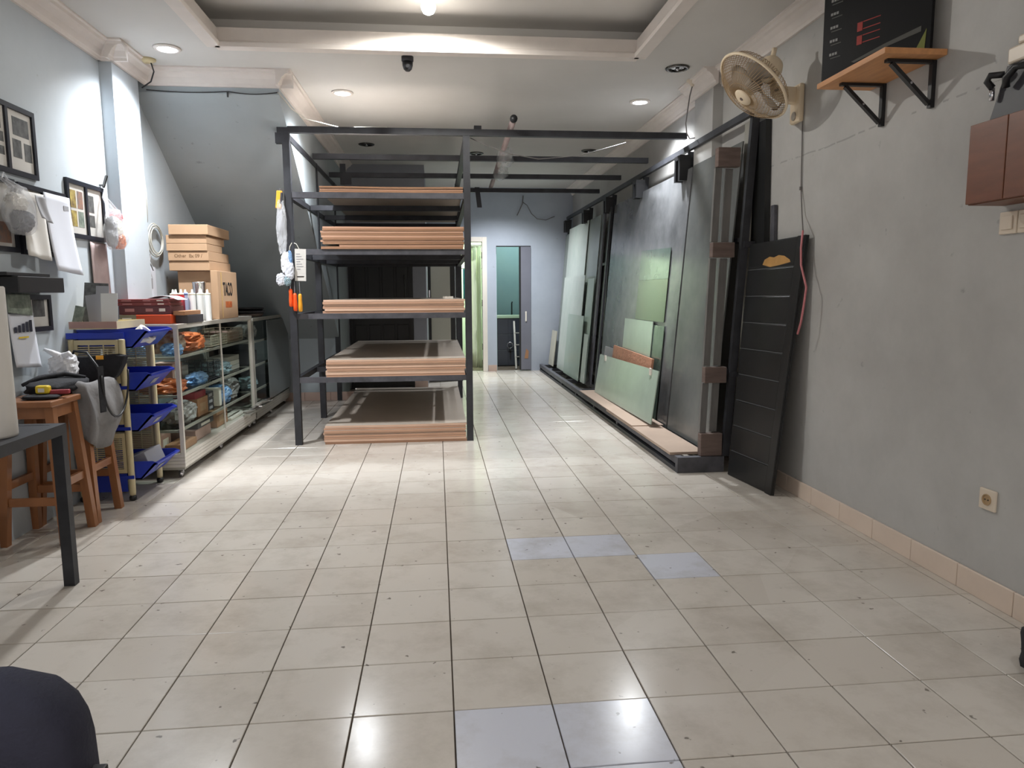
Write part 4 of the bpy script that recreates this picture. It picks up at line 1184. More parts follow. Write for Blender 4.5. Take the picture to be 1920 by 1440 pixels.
# ---- contents
G1 = 'goods in the near showcase'
def bag(name, m, c, d, seed, label, cat='bag', amp=0.22):
    return tag(MB().crumple(c, d, seed).build(name, m), label, cat, G1)
def carton(name, m, x0, x1, y0, y1, z0, z1, label, cat='box', bev=0.003, tape=None):
    o = MB().box(x0, x1, y0, y1, z0, z1).build(name, m, bevel=bev)
    if tape: B('label', tape, o, x1, x1 + .001, y0 + (y1 - y0) * .2, y0 + (y1 - y0) * .75, z0 + (z1 - z0) * .25, z0 + (z1 - z0) * .7)
    return tag(o, label, cat, G1)
def basket(y0, y1, z0, h, m, label, x0=-2.08, x1=-1.83):
    t = thing('wire_basket', label, 'basket', ((x0 + x1) / 2, (y0 + y1) / 2, z0), G1)
    bm_ = MB(); r = 0.003
    nz_ = 4
    for k_ in range(nz_ + 1):
        z = z0 + .004 + h * k_ / nz_
        bm_.tube([(x0, y0, z), (x1, y0, z), (x1, y1, z), (x0, y1, z)], r, 4, True)
    n = int((y1 - y0) / 0.035)
    for i in range(n + 1):
        y = y0 + (y1 - y0) * i / n
        bm_.tube([(x0, y, z0 + h), (x0, y, z0 + .004), (x1, y, z0 + .004), (x1, y, z0 + h)], r, 4)
    for i in range(6):
        x = x0 + (x1 - x0) * i / 5
        bm_.tube([(x, y0, z0 + h), (x, y0, z0 + .004), (x, y1, z0 + .004), (x, y1, z0 + h)], r, 4)
    bm_.build('wires', m, t)
    return t
z = 0.8365   # top shelf
bag('plastic_bag', 'rust_bag', (-1.96, 1.82, z + .075), (0.24, 0.18, 0.15), 41, 'rust-brown plastic bag on the top shelf at the near corner of the near showcase')
bag('plastic_bag', 'orange_bag', (-1.93, 2.11, z + .062), (0.25, 0.34, 0.125), 42, 'large orange plastic bag on the top shelf of the near showcase')
bag('plastic_bag', 'blue_bag', (-1.85, 1.63, z + .038), (0.13, 0.13, 0.075), 43, 'small blue bag at the near corner of the top shelf of the near showcase')
bag('plastic_bag', 'blue_bag', (-2.06, 1.60, z + .05), (0.17, 0.16, 0.10), 44, 'dull blue bag behind the end pane on the top shelf of the near showcase')
basket(2.42, 2.86, z, 0.085, 'basket_white', 'white wire basket on the top shelf of the near showcase')
carton('carton', 'paper_warm', -2.05, -1.86, 2.46, 2.80, z + .012, z + .055, 'cream packet lying in the white wire basket')
basket(2.90, 3.36, z, 0.11, 'basket_tan', 'tan wire basket at the far end of the top shelf of the near showcase')
carton('carton', 'pink_box', -2.06, -1.85, 2.94, 3.32, z + .012, z + .085, 'dusty pink box inside the tan wire basket')
z = 0.5765
carton('carton', 'pink_box', -2.10, -1.94, 1.86, 2.06, z, z + .18, 'upright dusty pink carton on the second shelf of the near showcase', tape='label_white')
carton('carton', 'paper_warm', -2.10, -1.95, 2.08, 2.22, z, z + .14, 'cream carton beside the upright pink carton on the second shelf')
bag('plastic_bag', 'blue_bag', (-1.86, 1.98 + .14, z + .04), (0.12, 0.30, 0.08), 45, 'bright blue bag at the front of the second shelf of the near showcase')
bag('plastic_bag', 'orange_bag', (-1.95, 1.66, z + .045), (0.30, 0.28, 0.09), 46, 'orange packets in a bag on the second shelf at the near corner')
basket(2.32, 2.62, z, 0.14, 'charcoal_plastic', 'dark wire basket in the middle of the second shelf')
bag('plastic_bag', 'paleblue_bag', (-1.92, 2.80, z + .05), (0.22, 0.32, 0.10), 47, 'pale blue bag on the second shelf of the near showcase')
for i in range(3):
    carton('flat_box', ['paper_warm', 'label_white', 'paper_warm'][i], -2.05, -1.87, 3.0, 3.36, z + i * .043, z + i * .043 + .04, '%s pale flat box in the small pile at the far end of the second shelf' % ['bottom', 'middle', 'top'][i])
z = 0.3365
bag('plastic_bag', 'grey_bag', (-1.91, 1.84, z + .07), (0.22, 0.26, 0.14), 48, 'crumpled grey plastic bag on the third shelf of the near showcase')
carton('carton', 'cardboard_dark', -2.0, -1.83, 2.02, 2.26, z, z + .135, 'brown carton on the third shelf of the near showcase under a red box', tape='cardboard')
carton('flat_box', 'red_box', -2.0, -1.84, 2.0, 2.25, z + .136, z + .186, 'dark red box on top of the brown carton on the third shelf')
for i in range(3):
    carton('dark_case', 'dark_box', -1.99, -1.84, 2.29, 2.44, z + i * .05, z + i * .05 + .047, '%s dark case of the pile beside the brown carton on the third shelf' % ['bottom', 'middle', 'top'][i], tape='paper_grey')
carton('carton', 'label_white', -1.97, -1.83, 2.56, 2.62, z, z + .15, 'narrow upright white carton on the third shelf')
bag('plastic_bag', 'blue_bag', (-1.90, 2.76, z + .07), (0.2, 0.22, 0.14), 49, 'blue bag in the far half of the third shelf of the near showcase')
bag('plastic_bag', 'grey_bag', (-1.94, 3.12, z + .08), (0.2, 0.36, 0.16), 50, 'clear crumpled bags at the far end of the third shelf of the near showcase')
bag('plastic_bag', 'orange_bag', (-2.07, 1.60, z + .035), (0.16, 0.16, 0.07), 51, 'lower orange packet behind the end pane of the near showcase')
bag('plastic_bag', 'orange_bag', (-2.07, 1.61, z + .11), (0.16, 0.16, 0.07), 52, 'upper orange packet behind the end pane of the near showcase')
z = 0.172
carton('carton', 'pink_box', -2.15, -1.93, 1.53, 1.72, z, z + .12, 'dusty pink carton at the bottom behind the end pane of the near showcase', tape='label_white')
carton('carton', 'cardboard_dark', -1.91, -1.80, 1.54, 1.86, z, z + .05, 'flat brown carton at the bottom near corner of the near showcase')
carton('carton', 'pink_box', -2.0, -1.82, 1.90, 2.26, z, z + .08, 'long dusty pink carton at the bottom of the near showcase')
carton('flat_box', 'dark_box', -1.98, -1.82, 1.96, 2.34, z + .081, z + .125, 'black flat box with white label on the long pink carton', tape='label_white')
carton('carton', 'cardboard_dark', -1.99, -1.83, 2.46, 2.76, z, z + .135, 'brown carton at the bottom of the near showcase, far half', tape='cardboard')
carton('flat_box', 'label_white', -1.93, -1.81, 2.80, 3.2, z, z + .02, 'white flat pad lying at the bottom far end of the near showcase')
G1 = 'goods in the far showcase'
bag('plastic_bag', 'grey_bag', (-1.9, 3.7, 0.8865), (0.2, 0.3, 0.12), 61, 'dim grey bag on the upper shelf of the far showcase', amp=.2)
carton('carton', 'dark_box', -2.0, -1.84, 3.62, 3.9, 0.5765, 0.70, 'dark carton on the middle shelf of the far showcase')
bag('plastic_bag', 'paleblue_bag', (-1.92, 3.72, 0.39), (0.2, 0.34, 0.10), 62, 'pale bag on the lower shelf of the far showcase')
# tools lying on the plinth between the showcases
t = thing('metal_fittings', 'small pile of shiny metal fittings sticking out at the far end of the near showcase', 'fittings', (-1.72, 3.45, 0.2))
for i in range(6):
    MB().obox((-1.735 + .012 * (i % 3), 3.1 + .12 * i, 0.20 + .016 * (i % 3)), (0.04, 0.14, 0.012), rot('Z', 12 * (i % 4) - 18)).build('fitting', 'chrome' if i % 2 else 'aluminium_dull', t)
B('ledge', 'aluminium_dull', t, -1.757, -1.70, 3.0, 3.9, 0.172, 0.19)

# ---- on top of the near showcase
TZ = 1.056
t = thing('binder_stack', 'open maroon catalogue box tilted on the orange box', 'box', (-2.05, 1.72, TZ)) if False else None
def catalogue(z0, z1, m, x0, x1, label, skew=0.0, spine=None):
    o = MB().box(x0, x1, 1.60, 1.86, z0, z1).build('catalogue', m, bevel=0.003)
    tag(o, label, 'catalogue', 'catalogues on the near showcase')
    for a, b in ((0.12, 0.30), (0.52, 0.66), (0.78, 0.90)):
        B('spine_label', 'label_white' if a > .7 else 'mauve_print', o, x0 + (x1 - x0) * a, x0 + (x1 - x0) * b, 1.598, 1.5995, z0 + (z1 - z0) * .35, z0 + (z1 - z0) * .7)
    return o
ob = MB().box(-2.16, -1.83, 1.585, 1.87, TZ, TZ + .062).build('sample_box', 'orange_box', bevel=0.003)
tag(ob, 'orange and grey sample box under the maroon catalogues', 'box')
B('grey_end', 'khaki', ob, -2.161, -2.055, 1.5835, 1.587, TZ, TZ + .062)
B('label', 'label_white', ob, -2.145, -2.085, 1.582, 1.5833, TZ + .018, TZ + .042)
catalogue(TZ + .063, TZ + .122, 'maroon_dark', -2.17, -1.835, 'thick maroon catalogue right on top of the orange box')
catalogue(TZ + .123, TZ + .145, 'maroon', -2.185, -1.84, 'thin maroon catalogue in the middle of the stack')
catalogue(TZ + .146, TZ + .168, 'maroon', -2.19, -1.845, 'topmost thin maroon catalogue on the stack')
tag(MB().sheet(lambda u, v: (-1.99 + 0.2 * u, 1.62 + 0.2 * v, TZ + .170 + .02 * math.sin(PI * u) - .03 * max(0, u - .7)), 10, 3, 0.002).build('loose_sheet', 'paper', smooth=True), 'loose pale sheet curling on the maroon catalogues', 'paper')
db = MB().box(-1.826, -1.745, 1.66, 2.0, TZ, TZ + .055).build('dark_carton', 'dark_box', bevel=0.002)
tag(db, 'dark printed box beside the orange box on the near showcase', 'box')
tag(MB().box(-1.826, -1.75, 1.62, 1.96, TZ + .056, TZ + .085).build('flat_carton', 'cardboard_dark', bevel=0.002), 'brown flat box on the dark printed box', 'box')
# sealant cartridges
kk = 0
cart_lab = ['white sealant cartridge nearest the big carton', 'white sealant cartridge second from the big carton', 'white sealant cartridge third from the big carton', 'white sealant cartridge fourth from the big carton',
            'red-labelled cartridge at the left of the cartridges', 'second red-labelled cartridge from the left', 'pale cartridge behind the red-labelled ones', 'pale cartridge behind the water bottle']
for (x, y, body) in [(-1.787, 2.26, 'tube_white'), (-1.83, 2.215, 'tube_white'), (-1.868, 2.165, 'tube_white'), (-1.845, 2.30, 'tube_white'), (-1.972, 2.12, 'red_plastic'), (-1.924, 2.09, 'red_plastic'), (-2.02, 2.2, 'pink_plastic'), (-1.93, 2.2, 'tube_white')]:
    t = thing('sealant_cartridge', cart_lab[kk], 'cartridge', (x, y, TZ), 'sealant cartridges'); kk += 1
    MB().lathe([(0.0235, 0), (0.0235, 0.195), (0.021, 0.20)], (x, y, TZ), 14).build('barrel', body, t)
    MB().lathe([(0.024, 0.196), (0.024, 0.206), (0.009, 0.210), (0.006, 0.235), (0.002, 0.236)], (x, y, TZ), 12).build('nozzle_cap', 'tube_cap', t, smooth=True)
t = thing('water_bottle', 'small clear plastic bottle with blue cap among the cartridges', 'bottle', (-1.880, 2.06, TZ))
MB().lathe([(0.026, 0), (0.028, 0.01), (0.028, 0.14), (0.022, 0.165), (0.012, 0.18), (0.012, 0.195)], (-1.880, 2.06, TZ), 16).build('body', 'bottle_clear', t, smooth=True)
MB().lathe([(0.014, 0.192), (0.014, 0.215), (0.002, 0.216)], (-1.880, 2.06, TZ), 14).build('cap', 'blue_cap', t, smooth=True)
t = thing('metal_can', 'shiny metal can behind the sealant cartridges', 'can', (-1.88, 2.375, TZ))
MB().lathe([(0.05, 0), (0.05, 0.285), (0.052, 0.288), (0.052, 0.295), (0.047, 0.296), (0.046, 0.292), (0.002, 0.292)], (-1.88, 2.375, TZ), 22).build('body', 'chrome', t, smooth=True)
# big carton and the flat boxes
t = thing('lettered_carton', 'tall carton with black lettering and an orange label on the near showcase', 'carton', (-1.82, 2.72, TZ))
B('body', 'cardboard', t, -1.808, -1.755, 2.43, 2.98, TZ, TZ + .385, bevel=0.003)
B('tape', 'tape_tan', t, -1.7545, -1.7535, 2.52, 2.54, TZ + .01, TZ + .375)
B('label', 'orange_bag', t, -1.7545, -1.7535, 2.62, 2.80, TZ + .09, TZ + .14)
text_mesh('lettering', 'TACO', 0.15, (-1.7542, 2.70, TZ + .235), (0, 1, 0), (0, 0, 1), 'print_black', t, sx=0.62)
t = tag(MB().box(-2.085, -1.812, 2.52, 2.98, TZ, TZ + .385).build('plain_carton', 'cardboard', bevel=0.003), 'plain carton carrying the stack of flat cartons, behind the lettered carton', 'carton')
zz = TZ + .387
offs = [(-2.13, -1.822, 2.47, 3.06, .075), (-2.13, -1.822, 2.46, 3.02, .075), (-2.135, -1.828, 2.45, 2.86, .055), (-2.135, -1.828, 2.45, 2.93, .065), (-2.105, -1.808, 2.43, 3.02, .078)]
for i, (x0, x1, y0, y1, h) in enumerate(offs):
    lb = ['bottom flat carton of the stack', 'second flat carton from the bottom, with handwriting', 'middle flat carton of the stack', 'second flat carton from the top of the stack', 'topmost flat carton of the stack'][i]
    o = MB().box(x0, x1, y0, y1, zz, zz + h).build('flat_carton', 'cardboard', bevel=0.003)
    tag(o, lb, 'carton', 'stack of flat cartons')
    if i == 1:
        text_mesh('handwriting', 'Other  Ex 09 /', 0.036, ((x0 + x1) / 2, y0 - .0006, zz + h * .5), (1, 0, 0), (0, 0, 1), 'pen_ink', o, depth=.0006)
    zz += h + .002
# on the far showcase: dark round trays
for i, (r, h, m, lb) in enumerate([(0.19, .03, 'weathered_timber', 'brown round tray at the bottom of the pile on the far showcase'), (0.20, .028, 'dark_box', 'blue-grey round tray in the middle of the pile on the far showcase'), (0.18, .03, 'black_plastic', 'black round tray on top of the pile on the far showcase')]):
    z0 = 1.031 + .031 * i
    tag(MB().lathe([(r * .9, z0), (r, z0 + h * .6), (r, z0 + h), (r * .93, z0 + h), (r * .85, z0 + h * .5), (0.002, z0 + h * .4)], (-1.97 + .01 * i, 3.98, 0), 28).build('round_tray', m, smooth=False), lb, 'tray', 'round trays')

# ================================================================== LEFT: CART WITH BLUE TRAYS
ct = thing('tray_cart', 'beige slatted trolley with four blue plastic trays beside the showcase', 'cart', (-2.03, 1.18, 0))
KX0, KX1, KY0, KY1 = -2.205, -1.885, 0.95, 1.42
for x, y in ((KX1 - .018, KY0 + .018), (KX1 - .018, KY1 - .018), (KX0 + .018, KY0 + .018), (KX0 + .018, KY1 - .018)):
    MB().lathe([(0.017, 0.035), (0.019, 0.05), (0.019, 0.985), (0.015, 0.99)], (x, y, 0), 10).build('post', 'beige_plastic', ct, smooth=True)
    MB().lathe([(0.012, 0.0), (0.022, 0.008), (0.022, 0.025), (0.012, 0.036)], (x, y, 0), 10).build('foot', 'black_plastic', ct, smooth=True)
TR = [0.935, 0.675, 0.425, 0.125]
for k_, z0 in enumerate(TR):
    m = MB(); th = 0.006
    zr = z0 + .10
    pr = [(KX0 + .04, z0), (KX1 + .03, z0), (KX1 + .115, zr - .012), (KX1 + .13, zr - .012), (KX1 + .13, zr), (KX1 + .108, zr), (KX1 + .026, z0 + .008), (KX0 + .048, z0 + .008), (KX0 + .048, zr), (KX0 + .04, zr)]
    y0, y1 = KY0 + .042, KY1 - .042
    m.slab([(x, y0, z) for x, z in pr], (0, 1, 0), y1 - y0)
    for y in (y0, y1 - th):
        m.slab([(KX0 + .04, y, z0), (KX1 + .03, y, z0), (KX1 + .115, y, zr - .012), (KX1 + .128, y, zr), (KX1 + .10, y, zr + .012), (KX0 + .04, y, zr + .012)], (0, 1, 0), th)
    tr_ = m.build('tray', 'blue_plastic', ct)
    ns = Vector((.088, 0, -.085)).normalized()
    def sl(q, y): return Vector((KX1 + .03 + .085 * q, y, z0 + .088 * q)) + ns * .0006
    MB().slab([sl(.32, 1.14), sl(.32, 1.22), sl(.68, 1.22), sl(.68, 1.14)], ns, .003).build('label_holder', 'paper_grey', tr_)
    zb = z0 + .06 if k_ == 0 else z0 + .015
    for y in (KY0 - .004, KY1 - .004):
        B('tier_band', 'blue_plastic', ct, KX0, KX1 + .004, y, y + .008, zb, zb + (.035 if k_ == 0 else .02))
    # slatted side panels under each tray
    zt = z0 - .004; zl = (TR[k_ + 1] + .05) if k_ < 3 else None
    if zl is None: continue
    if k_ == 0: zt = z0 + .052
    for y in (KY0 + .006, KY1 - .014):
        pm = MB()
        a, b = KX0 + .036, KX1 - .036
        pm.box(a, b, y, y + .008, zt - .03, zt); pm.box(a, b, y, y + .008, zl, zl + .025)
        pm.box(a, a + .018, y, y + .008, zl + .025, zt - .03); pm.box(b - .018, b, y, y + .008, zl + .025, zt - .03)
        n = int((zt - zl - .055) / .0125)
        for i in range(n):
            zz_ = zl + .03 + i * .0125
            pm.box(a + .018, b - .018, y + .001, y + .006, zz_, zz_ + .0055)
        for i in range(1, 3):
            x = a + (b - a) * i / 3
            pm.box(x - .003, x + .003, y - .001, y + .001, zl + .025, zt - .03)
        pm.build('side_panel', 'beige_plastic', ct)
B('lower_panel', 'blue_plastic', ct, KX0 + .04, KX1 - .04, KY0 + .006, KY0 + .014, 0.06, 0.17)
# things in and on the cart
t = thing('tape_roll', 'white tape roll in the top blue tray', 'tape', (-1.84, 1.16, 0.95))
MB().lathe([(0.042, -0.02), (0.060, -0.02), (0.060, 0.02), (0.042, 0.02), (0.042, -0.02)], (-1.835, 1.15, 1.01), 24, rot('Y', 50), caps=False).build('roll', 'label_white', t)
tag(MB().blob((-1.87, 1.08, 0.985), (0.14, 0.14, 0.05), 71, .25).build('crumpled_paper', 'paper', smooth=True), 'crumpled white paper in the top blue tray', 'paper')
tag(MB().obox((-1.93, 1.2, 0.20), (0.18, 0.26, 0.10), rot('Y', -20)).build('grey_packet', 'paper_grey', bevel=0.004), 'grey flat packet in the lowest blue tray', 'packet')
tag(MB().obox((-1.99, 1.06, 0.745), (0.10, 0.10, 0.10)).build('small_carton', 'paper_warm', bevel=0.003), 'small pale carton in the second blue tray', 'box')
t = thing('paper_bin', 'shallow beige bin of papers on top of the trolley', 'bin', (-2.06, 1.18, 1.0))
z0 = 1.05
B('bin_base', 'beige_plastic', t, -2.20, -1.93, 0.98, 1.40, z0, z0 + .006)
for a in ((-2.20, -1.93, 0.98, 0.986), (-2.20, -1.93, 1.394, 1.40), (-2.20, -2.194, 0.986, 1.394), (-1.936, -1.93, 0.986, 1.394)):
    B('bin_wall', 'pink_box' if a[2] < .985 and a[1] > -2 else 'beige_plastic', t, *a, z0 + .006, z0 + .045)
def card(name, m, c, d, ry, rx, label, cat='paper'):
    return tag(MB().obox(c, d, rot('Y', ry) @ rot('X', rx)).build(name, m), label, cat, 'papers in the bin on the trolley')
card('paper_sheet', 'tube_white', (-1.985, 1.03, 1.163), (0.095, 0.003, 0.20), 0, -6, 'white card leaning out of the beige paper bin')
bpy.context.view_layer.update()
card('paper_sheet', 'paper_grey', (-2.075, 1.06, 1.158), (0.10, 0.003, 0.20), -8, -8, 'grey sheet leaning behind the white card in the beige bin')
card('photo_card', 'photo_grey', (-2.12, 1.16, 1.198), (0.14, 0.003, 0.26), 3, -9, 'dark glossy photo card standing at the back of the beige bin')
card('photo_card', 'paper_grey', (-2.06, 1.12, 1.233), (0.075, 0.003, 0.15), 2, -7, 'grey printed card above the white card in the beige bin')
card('photo_card', 'photo_green', (-2.165, 1.03, 1.128), (0.055, 0.003, 0.12), 12, -8, 'greenish photo card at the wall side of the beige bin')

# ================================================================== LEFT: STOOLS AND BAGS
def make_stool(loc, label):
    t = thing('wooden_stool', label, 'stool', loc, 'wooden stools')
    x, y, _ = loc
    MB().box(x - .145, x + .135, y - .15, y + .15, 0.70, 0.73).build('seat', 'stool_wood', t, bevel=0.006)
    for sx in (-1, 1):
        B('apron', 'stool_wood', t, x + sx * .105 - .009, x + sx * .105 + .009, y - .105, y + .105, 0.64, 0.699)
        B('apron', 'stool_wood', t, x - .094, x + .094, y + sx * .105 - .009, y + sx * .105 + .009, 0.64, 0.699)
    for sx in (-1, 1):
        for sy in (-1, 1):
            MB().bar((x + sx * .145, y + sy * .145, 0.0), (x + sx * .105, y + sy * .105, 0.699), 0.04, 0.04, (0, 1, 0)).build('leg', 'stool_wood', t)
    for s_ in (-1, 1):
        z = 0.22
        e = .145 - .04 * z / .7
        MB().bar((x - e + .022, y + s_ * e, z), (x + e - .022, y + s_ * e, z), 0.02, 0.04).build('stretcher', 'stool_wood', t)
        z = 0.30; e = .145 - .04 * z / .7
        MB().bar((x + s_ * e, y - e + .022, z), (x + s_ * e, y + e - .022, z), 0.02, 0.04).build('stretcher', 'stool_wood', t)
    return t
make_stool((-2.063, 0.335, 0), 'nearer brown wooden stool behind the black table frame')
make_stool((-2.068, 0.675, 0), 'farther brown wooden stool against the trolley with bags on it')
ZS = 0.7305
t = thing('black_jacket', 'black folded jacket lying across the stool seats', 'jacket', (-2.08, 0.52, ZS))
MB().blob((-2.08, 0.56, ZS + .038), (0.24, 0.42, 0.075), 81, 0.2, 2.0, 22, 12, 0.8, flat=ZS).build('folds', 'black_fabric', t, smooth=True)
MB().tube([(-2.17, 0.40, ZS + .06), (-2.14, 0.50, ZS + .085), (-2.06, 0.60, ZS + .095), (-1.98, 0.66, ZS + .07)], [.010, .014, .014, .008], 8).build('collar', 'black_fabric', t, smooth=True)
tag(MB().blob((-2.03, 0.30, ZS + .011), (0.17, 0.12, 0.022), 82, .15, flat=ZS).build('black_pouch', 'black_fabric', smooth=True), 'flat black pouch at the front of the nearer stool', 'pouch')
t = thing('tape_measure', 'yellow tape measure lying on the flat black pouch', 'tape measure', (-2.02, 0.3, ZS + .022))
MB().obox((-2.03, 0.32, ZS + .045), (0.065, 0.04, 0.042)).build('case', 'yellow_plastic', t, bevel=0.01)
MB().obox((-2.03, 0.2985, ZS + .043), (0.03, 0.002, 0.02)).build('label', 'label_white', t)
tag(MB().obox((-1.96, 0.34, ZS + .03), (0.09, 0.03, 0.022), rot('Z', 10)).build('red_case', 'red_box', bevel=0.005), 'small dark red case beside the yellow tape measure', 'case')
t = thing('handbag', 'black slouchy handbag on the farther stool in front of the trolley', 'handbag', (-2.02, 0.86, ZS))
def hb(u, v):
    pass
pr = [(-2.19, .15), (-2.17, .17), (-2.05, .165), (-1.90, .165), (-1.845, .175), (-1.86, .12), (-1.90, .05), (-1.96, .008), (-2.08, .004), (-2.16, .03)]
m = MB(); m.slab([(x, 0.85, ZS + z) for x, z in pr], (0, 1, 0), 0.07); m.build('body', 'black_fabric', t, bevel=0.012)
MB().tube([(-2.15, 0.88, ZS + .165), (-2.13, 0.87, ZS + .20), (-2.05, 0.85, ZS + .19), (-1.98, 0.80, ZS + .12), (-1.93, 0.76, ZS + .03)], 0.007, 8).build('strap', 'black_plastic', t, smooth=True)
B('clasp', 'amber_plastic', t, -2.0, -1.96, 0.842, 0.849, ZS + .15, ZS + .172)
t = thing('white_bag', 'small white plastic bag tied at the top, lying on the black jacket', 'plastic bag', (-2.12, 0.68, ZS + .08))
MB().crumple((-2.12, 0.72, ZS + .125), (0.13, 0.11, 0.12), 84).build('body', 'white_film', t)
MB().tube([(-2.12, 0.70, ZS + .18), (-2.16, 0.69, ZS + .205), (-2.20, 0.69, ZS + .225)], [.022, .016, .008], 8).build('handle', 'white_film', t, smooth=True)
MB().tube([(-2.11, 0.70, ZS + .18), (-2.07, 0.69, ZS + .20), (-2.055, 0.69, ZS + .18)], [.02, .014, .007], 8).build('handle', 'white_film', t, smooth=True)
t = thing('grey_cloth', 'grey cloth draped over the edge of the farther stool', 'cloth', (-1.9, 0.72, 0.45))
def gcl(u, v):
    if u < .4: px, py = -1.985 + .075 * u / .4, 0.500 + .006 * u / .4
    else: px, py = -1.91 + .03 * (u - .4) / .6, 0.506 + .30 * (u - .4) / .6
    if v > 0.78:
        q = (v - .78) / .22
        return (px + (-1.99 - px) * .5 * q, py + (.66 - py) * .5 * q, ZS + .03 + .022 * math.sin(PI * min(1, q * 1.2)) + .006 * math.sin(9 * u))
    q = v / .78
    bulge = .045 * math.sin(PI * q) * (0.35 + .65 * u)
    return (px + bulge + .014 * math.sin(17 * u + 3 * q) * (1 - .5 * q) - .02 * (1 - q) * u, py - .02 * math.sin(15 * u + 2 * q) * (1 - q) * (u < .4) - .03 * u * (1 - q), 0.45 + .05 * math.sin(5 * u + 1) * (1 - q) + (ZS + .02 - 0.45) * q)
MB().sheet(gcl, 24, 16, 0.005).build('cloth', 'grey_fabric', t, smooth=True)
t = thing('strap_loop', 'black strap hanging in a loop over the grey cloth', 'strap', (-1.87, 0.72, 0.6))
lp = []
for i in range(15):
    a = PI * i / 14
    lp.append((-1.835, 0.69 - 0.17 * math.cos(a), 0.82 - 0.25 * math.sin(a)))
MB().tube(lp, 0.006, 8).build('loop', 'black_plastic', t, smooth=True)
MB().sheet(lambda u, v: (-1.845 + .012 * u, 0.505 + 0.04 * u, 0.62 + 0.25 * v), 2, 5, 0.004).build('strap', 'black_fabric', t)

# ================================================================== LEFT FOREGROUND
t = thing('table_frame', 'black steel table frame in the left foreground', 'table', (-1.9, -0.75, 0))
B('leg', 'black_steel', t, -1.655, -1.61, -0.375, -0.335, 0, 0.665)
B('leg', 'black_steel', t, -2.20, -2.155, -0.375, -0.335, 0, 0.665)
B('leg', 'black_steel', t, -1.655, -1.61, -2.04, -2.00, 0, 0.665)
B('leg', 'black_steel', t, -2.20, -2.155, -2.04, -2.00, 0, 0.665)
B('rail', 'black_steel', t, -1.655, -1.61, -2.04, -0.335, 0.665, 0.71)
B('rail', 'black_steel', t, -2.20, -2.155, -2.04, -0.335, 0.665, 0.71)
B('rail', 'black_steel', t, -2.154, -1.656, -0.375, -0.335, 0.665, 0.71)
B('rail', 'black_steel', t, -2.154, -1.656, -2.04, -2.00, 0.665, 0.71)
B('table_top', 'black_steel', t, -2.154, -1.656, -1.999, -0.376, 0.69, 0.709)
t = thing('film_roll', 'upright white film roll standing on the black table frame', 'roll', (-1.73, -0.62, 0.71))
MB().lathe([(0.074, 0.7105), (0.076, 0.72), (0.074, 1.28), (0.07, 1.285), (0.025, 1.285), (0.025, 1.27)], (-1.73, -0.62, 0), 28).build('roll', 'paper_warm', t, smooth=True)
MB().lathe([(0.024, 1.20), (0.024, 1.30), (0.018, 1.30), (0.018, 1.20)], (-1.73, -0.62, 0), 16).build('core', 'cardboard', t)
t = thing('black_wall_box', 'black ledge box fixed to the left wall below the hanging papers', 'box', (-2.12, 0.55, 1.27))
B('case', 'black_plastic', t, XL + .002, -2.09, 0.30, 0.74, 1.266, 1.348, bevel=0.004)
B('lid', 'black_plastic', t, XL + .002, -2.12, 0.26, 0.66, 1.35, 1.368, bevel=0.003)

t = thing('backpack', 'dark navy backpack cut by the lower left corner', 'backpack', (-0.895, -2.1, 0))
m = MB()
N = 22
rings = []
for j in range(15):
    v = j / 14
    z = 0.0 + 0.52 * v
    w = 0.165 * (1 - 0.06 * v) * (1 if v < .72 else math.sqrt(max(0.0, 1 - ((v - .72) / .285) ** 2)) * .98 + .02)
    d = 0.10 * (1 - 0.25 * v) * (1 if v < .8 else math.sqrt(max(0.0, 1 - ((v - .8) / .21) ** 2)) * .95 + .05)
    for i in range(N):
        a = 2 * PI * i / N
        cx_, sy_ = math.cos(a), math.sin(a)
        px = math.copysign(abs(cx_) ** .6, cx_) * w; py = math.copysign(abs(sy_) ** .6, sy_) * d
        wob = 1 + .03 * mnoise.noise(Vector((px * 9, py * 9, z * 7)))
        rings.append((-0.895 + px * wob, -2.12 + py * wob, z))
fs = []
for j in range(14):
    for i in range(N):
        i2 = (i + 1) % N
        fs.append((j * N + i, j * N + i2, (j + 1) * N + i2, (j + 1) * N + i))
fs += [tuple(range(N))[::-1], tuple(14 * N + i for i in range(N))]
m.add(rings, fs)
m.build('body', 'navy_fabric', t, smooth=True)
MB().blob((-0.895, -2.225, 0.19), (0.24, 0.07, 0.26), 91, .08, 2, 18, 12, .55).build('front_pocket', 'navy_fabric', t, smooth=True)
MB().obox((-0.715, -2.13, 0.30), (0.03, 0.02, 0.035)).build('buckle', 'black_plastic', t, bevel=0.004)
MB().obox((-0.69, -2.13, 0.285), (0.03, 0.015, 0.02), rot('Y', 30)).build('buckle', 'black_plastic', t, bevel=0.004)
MB().tube([(-0.70, -2.13, 0.29), (-0.67, -2.13, 0.29), (-0.66, -2.13, 0.26), (-0.67, -2.13, 0.2)], 0.005, 6).build('strap', 'black_fabric', t, smooth=True)

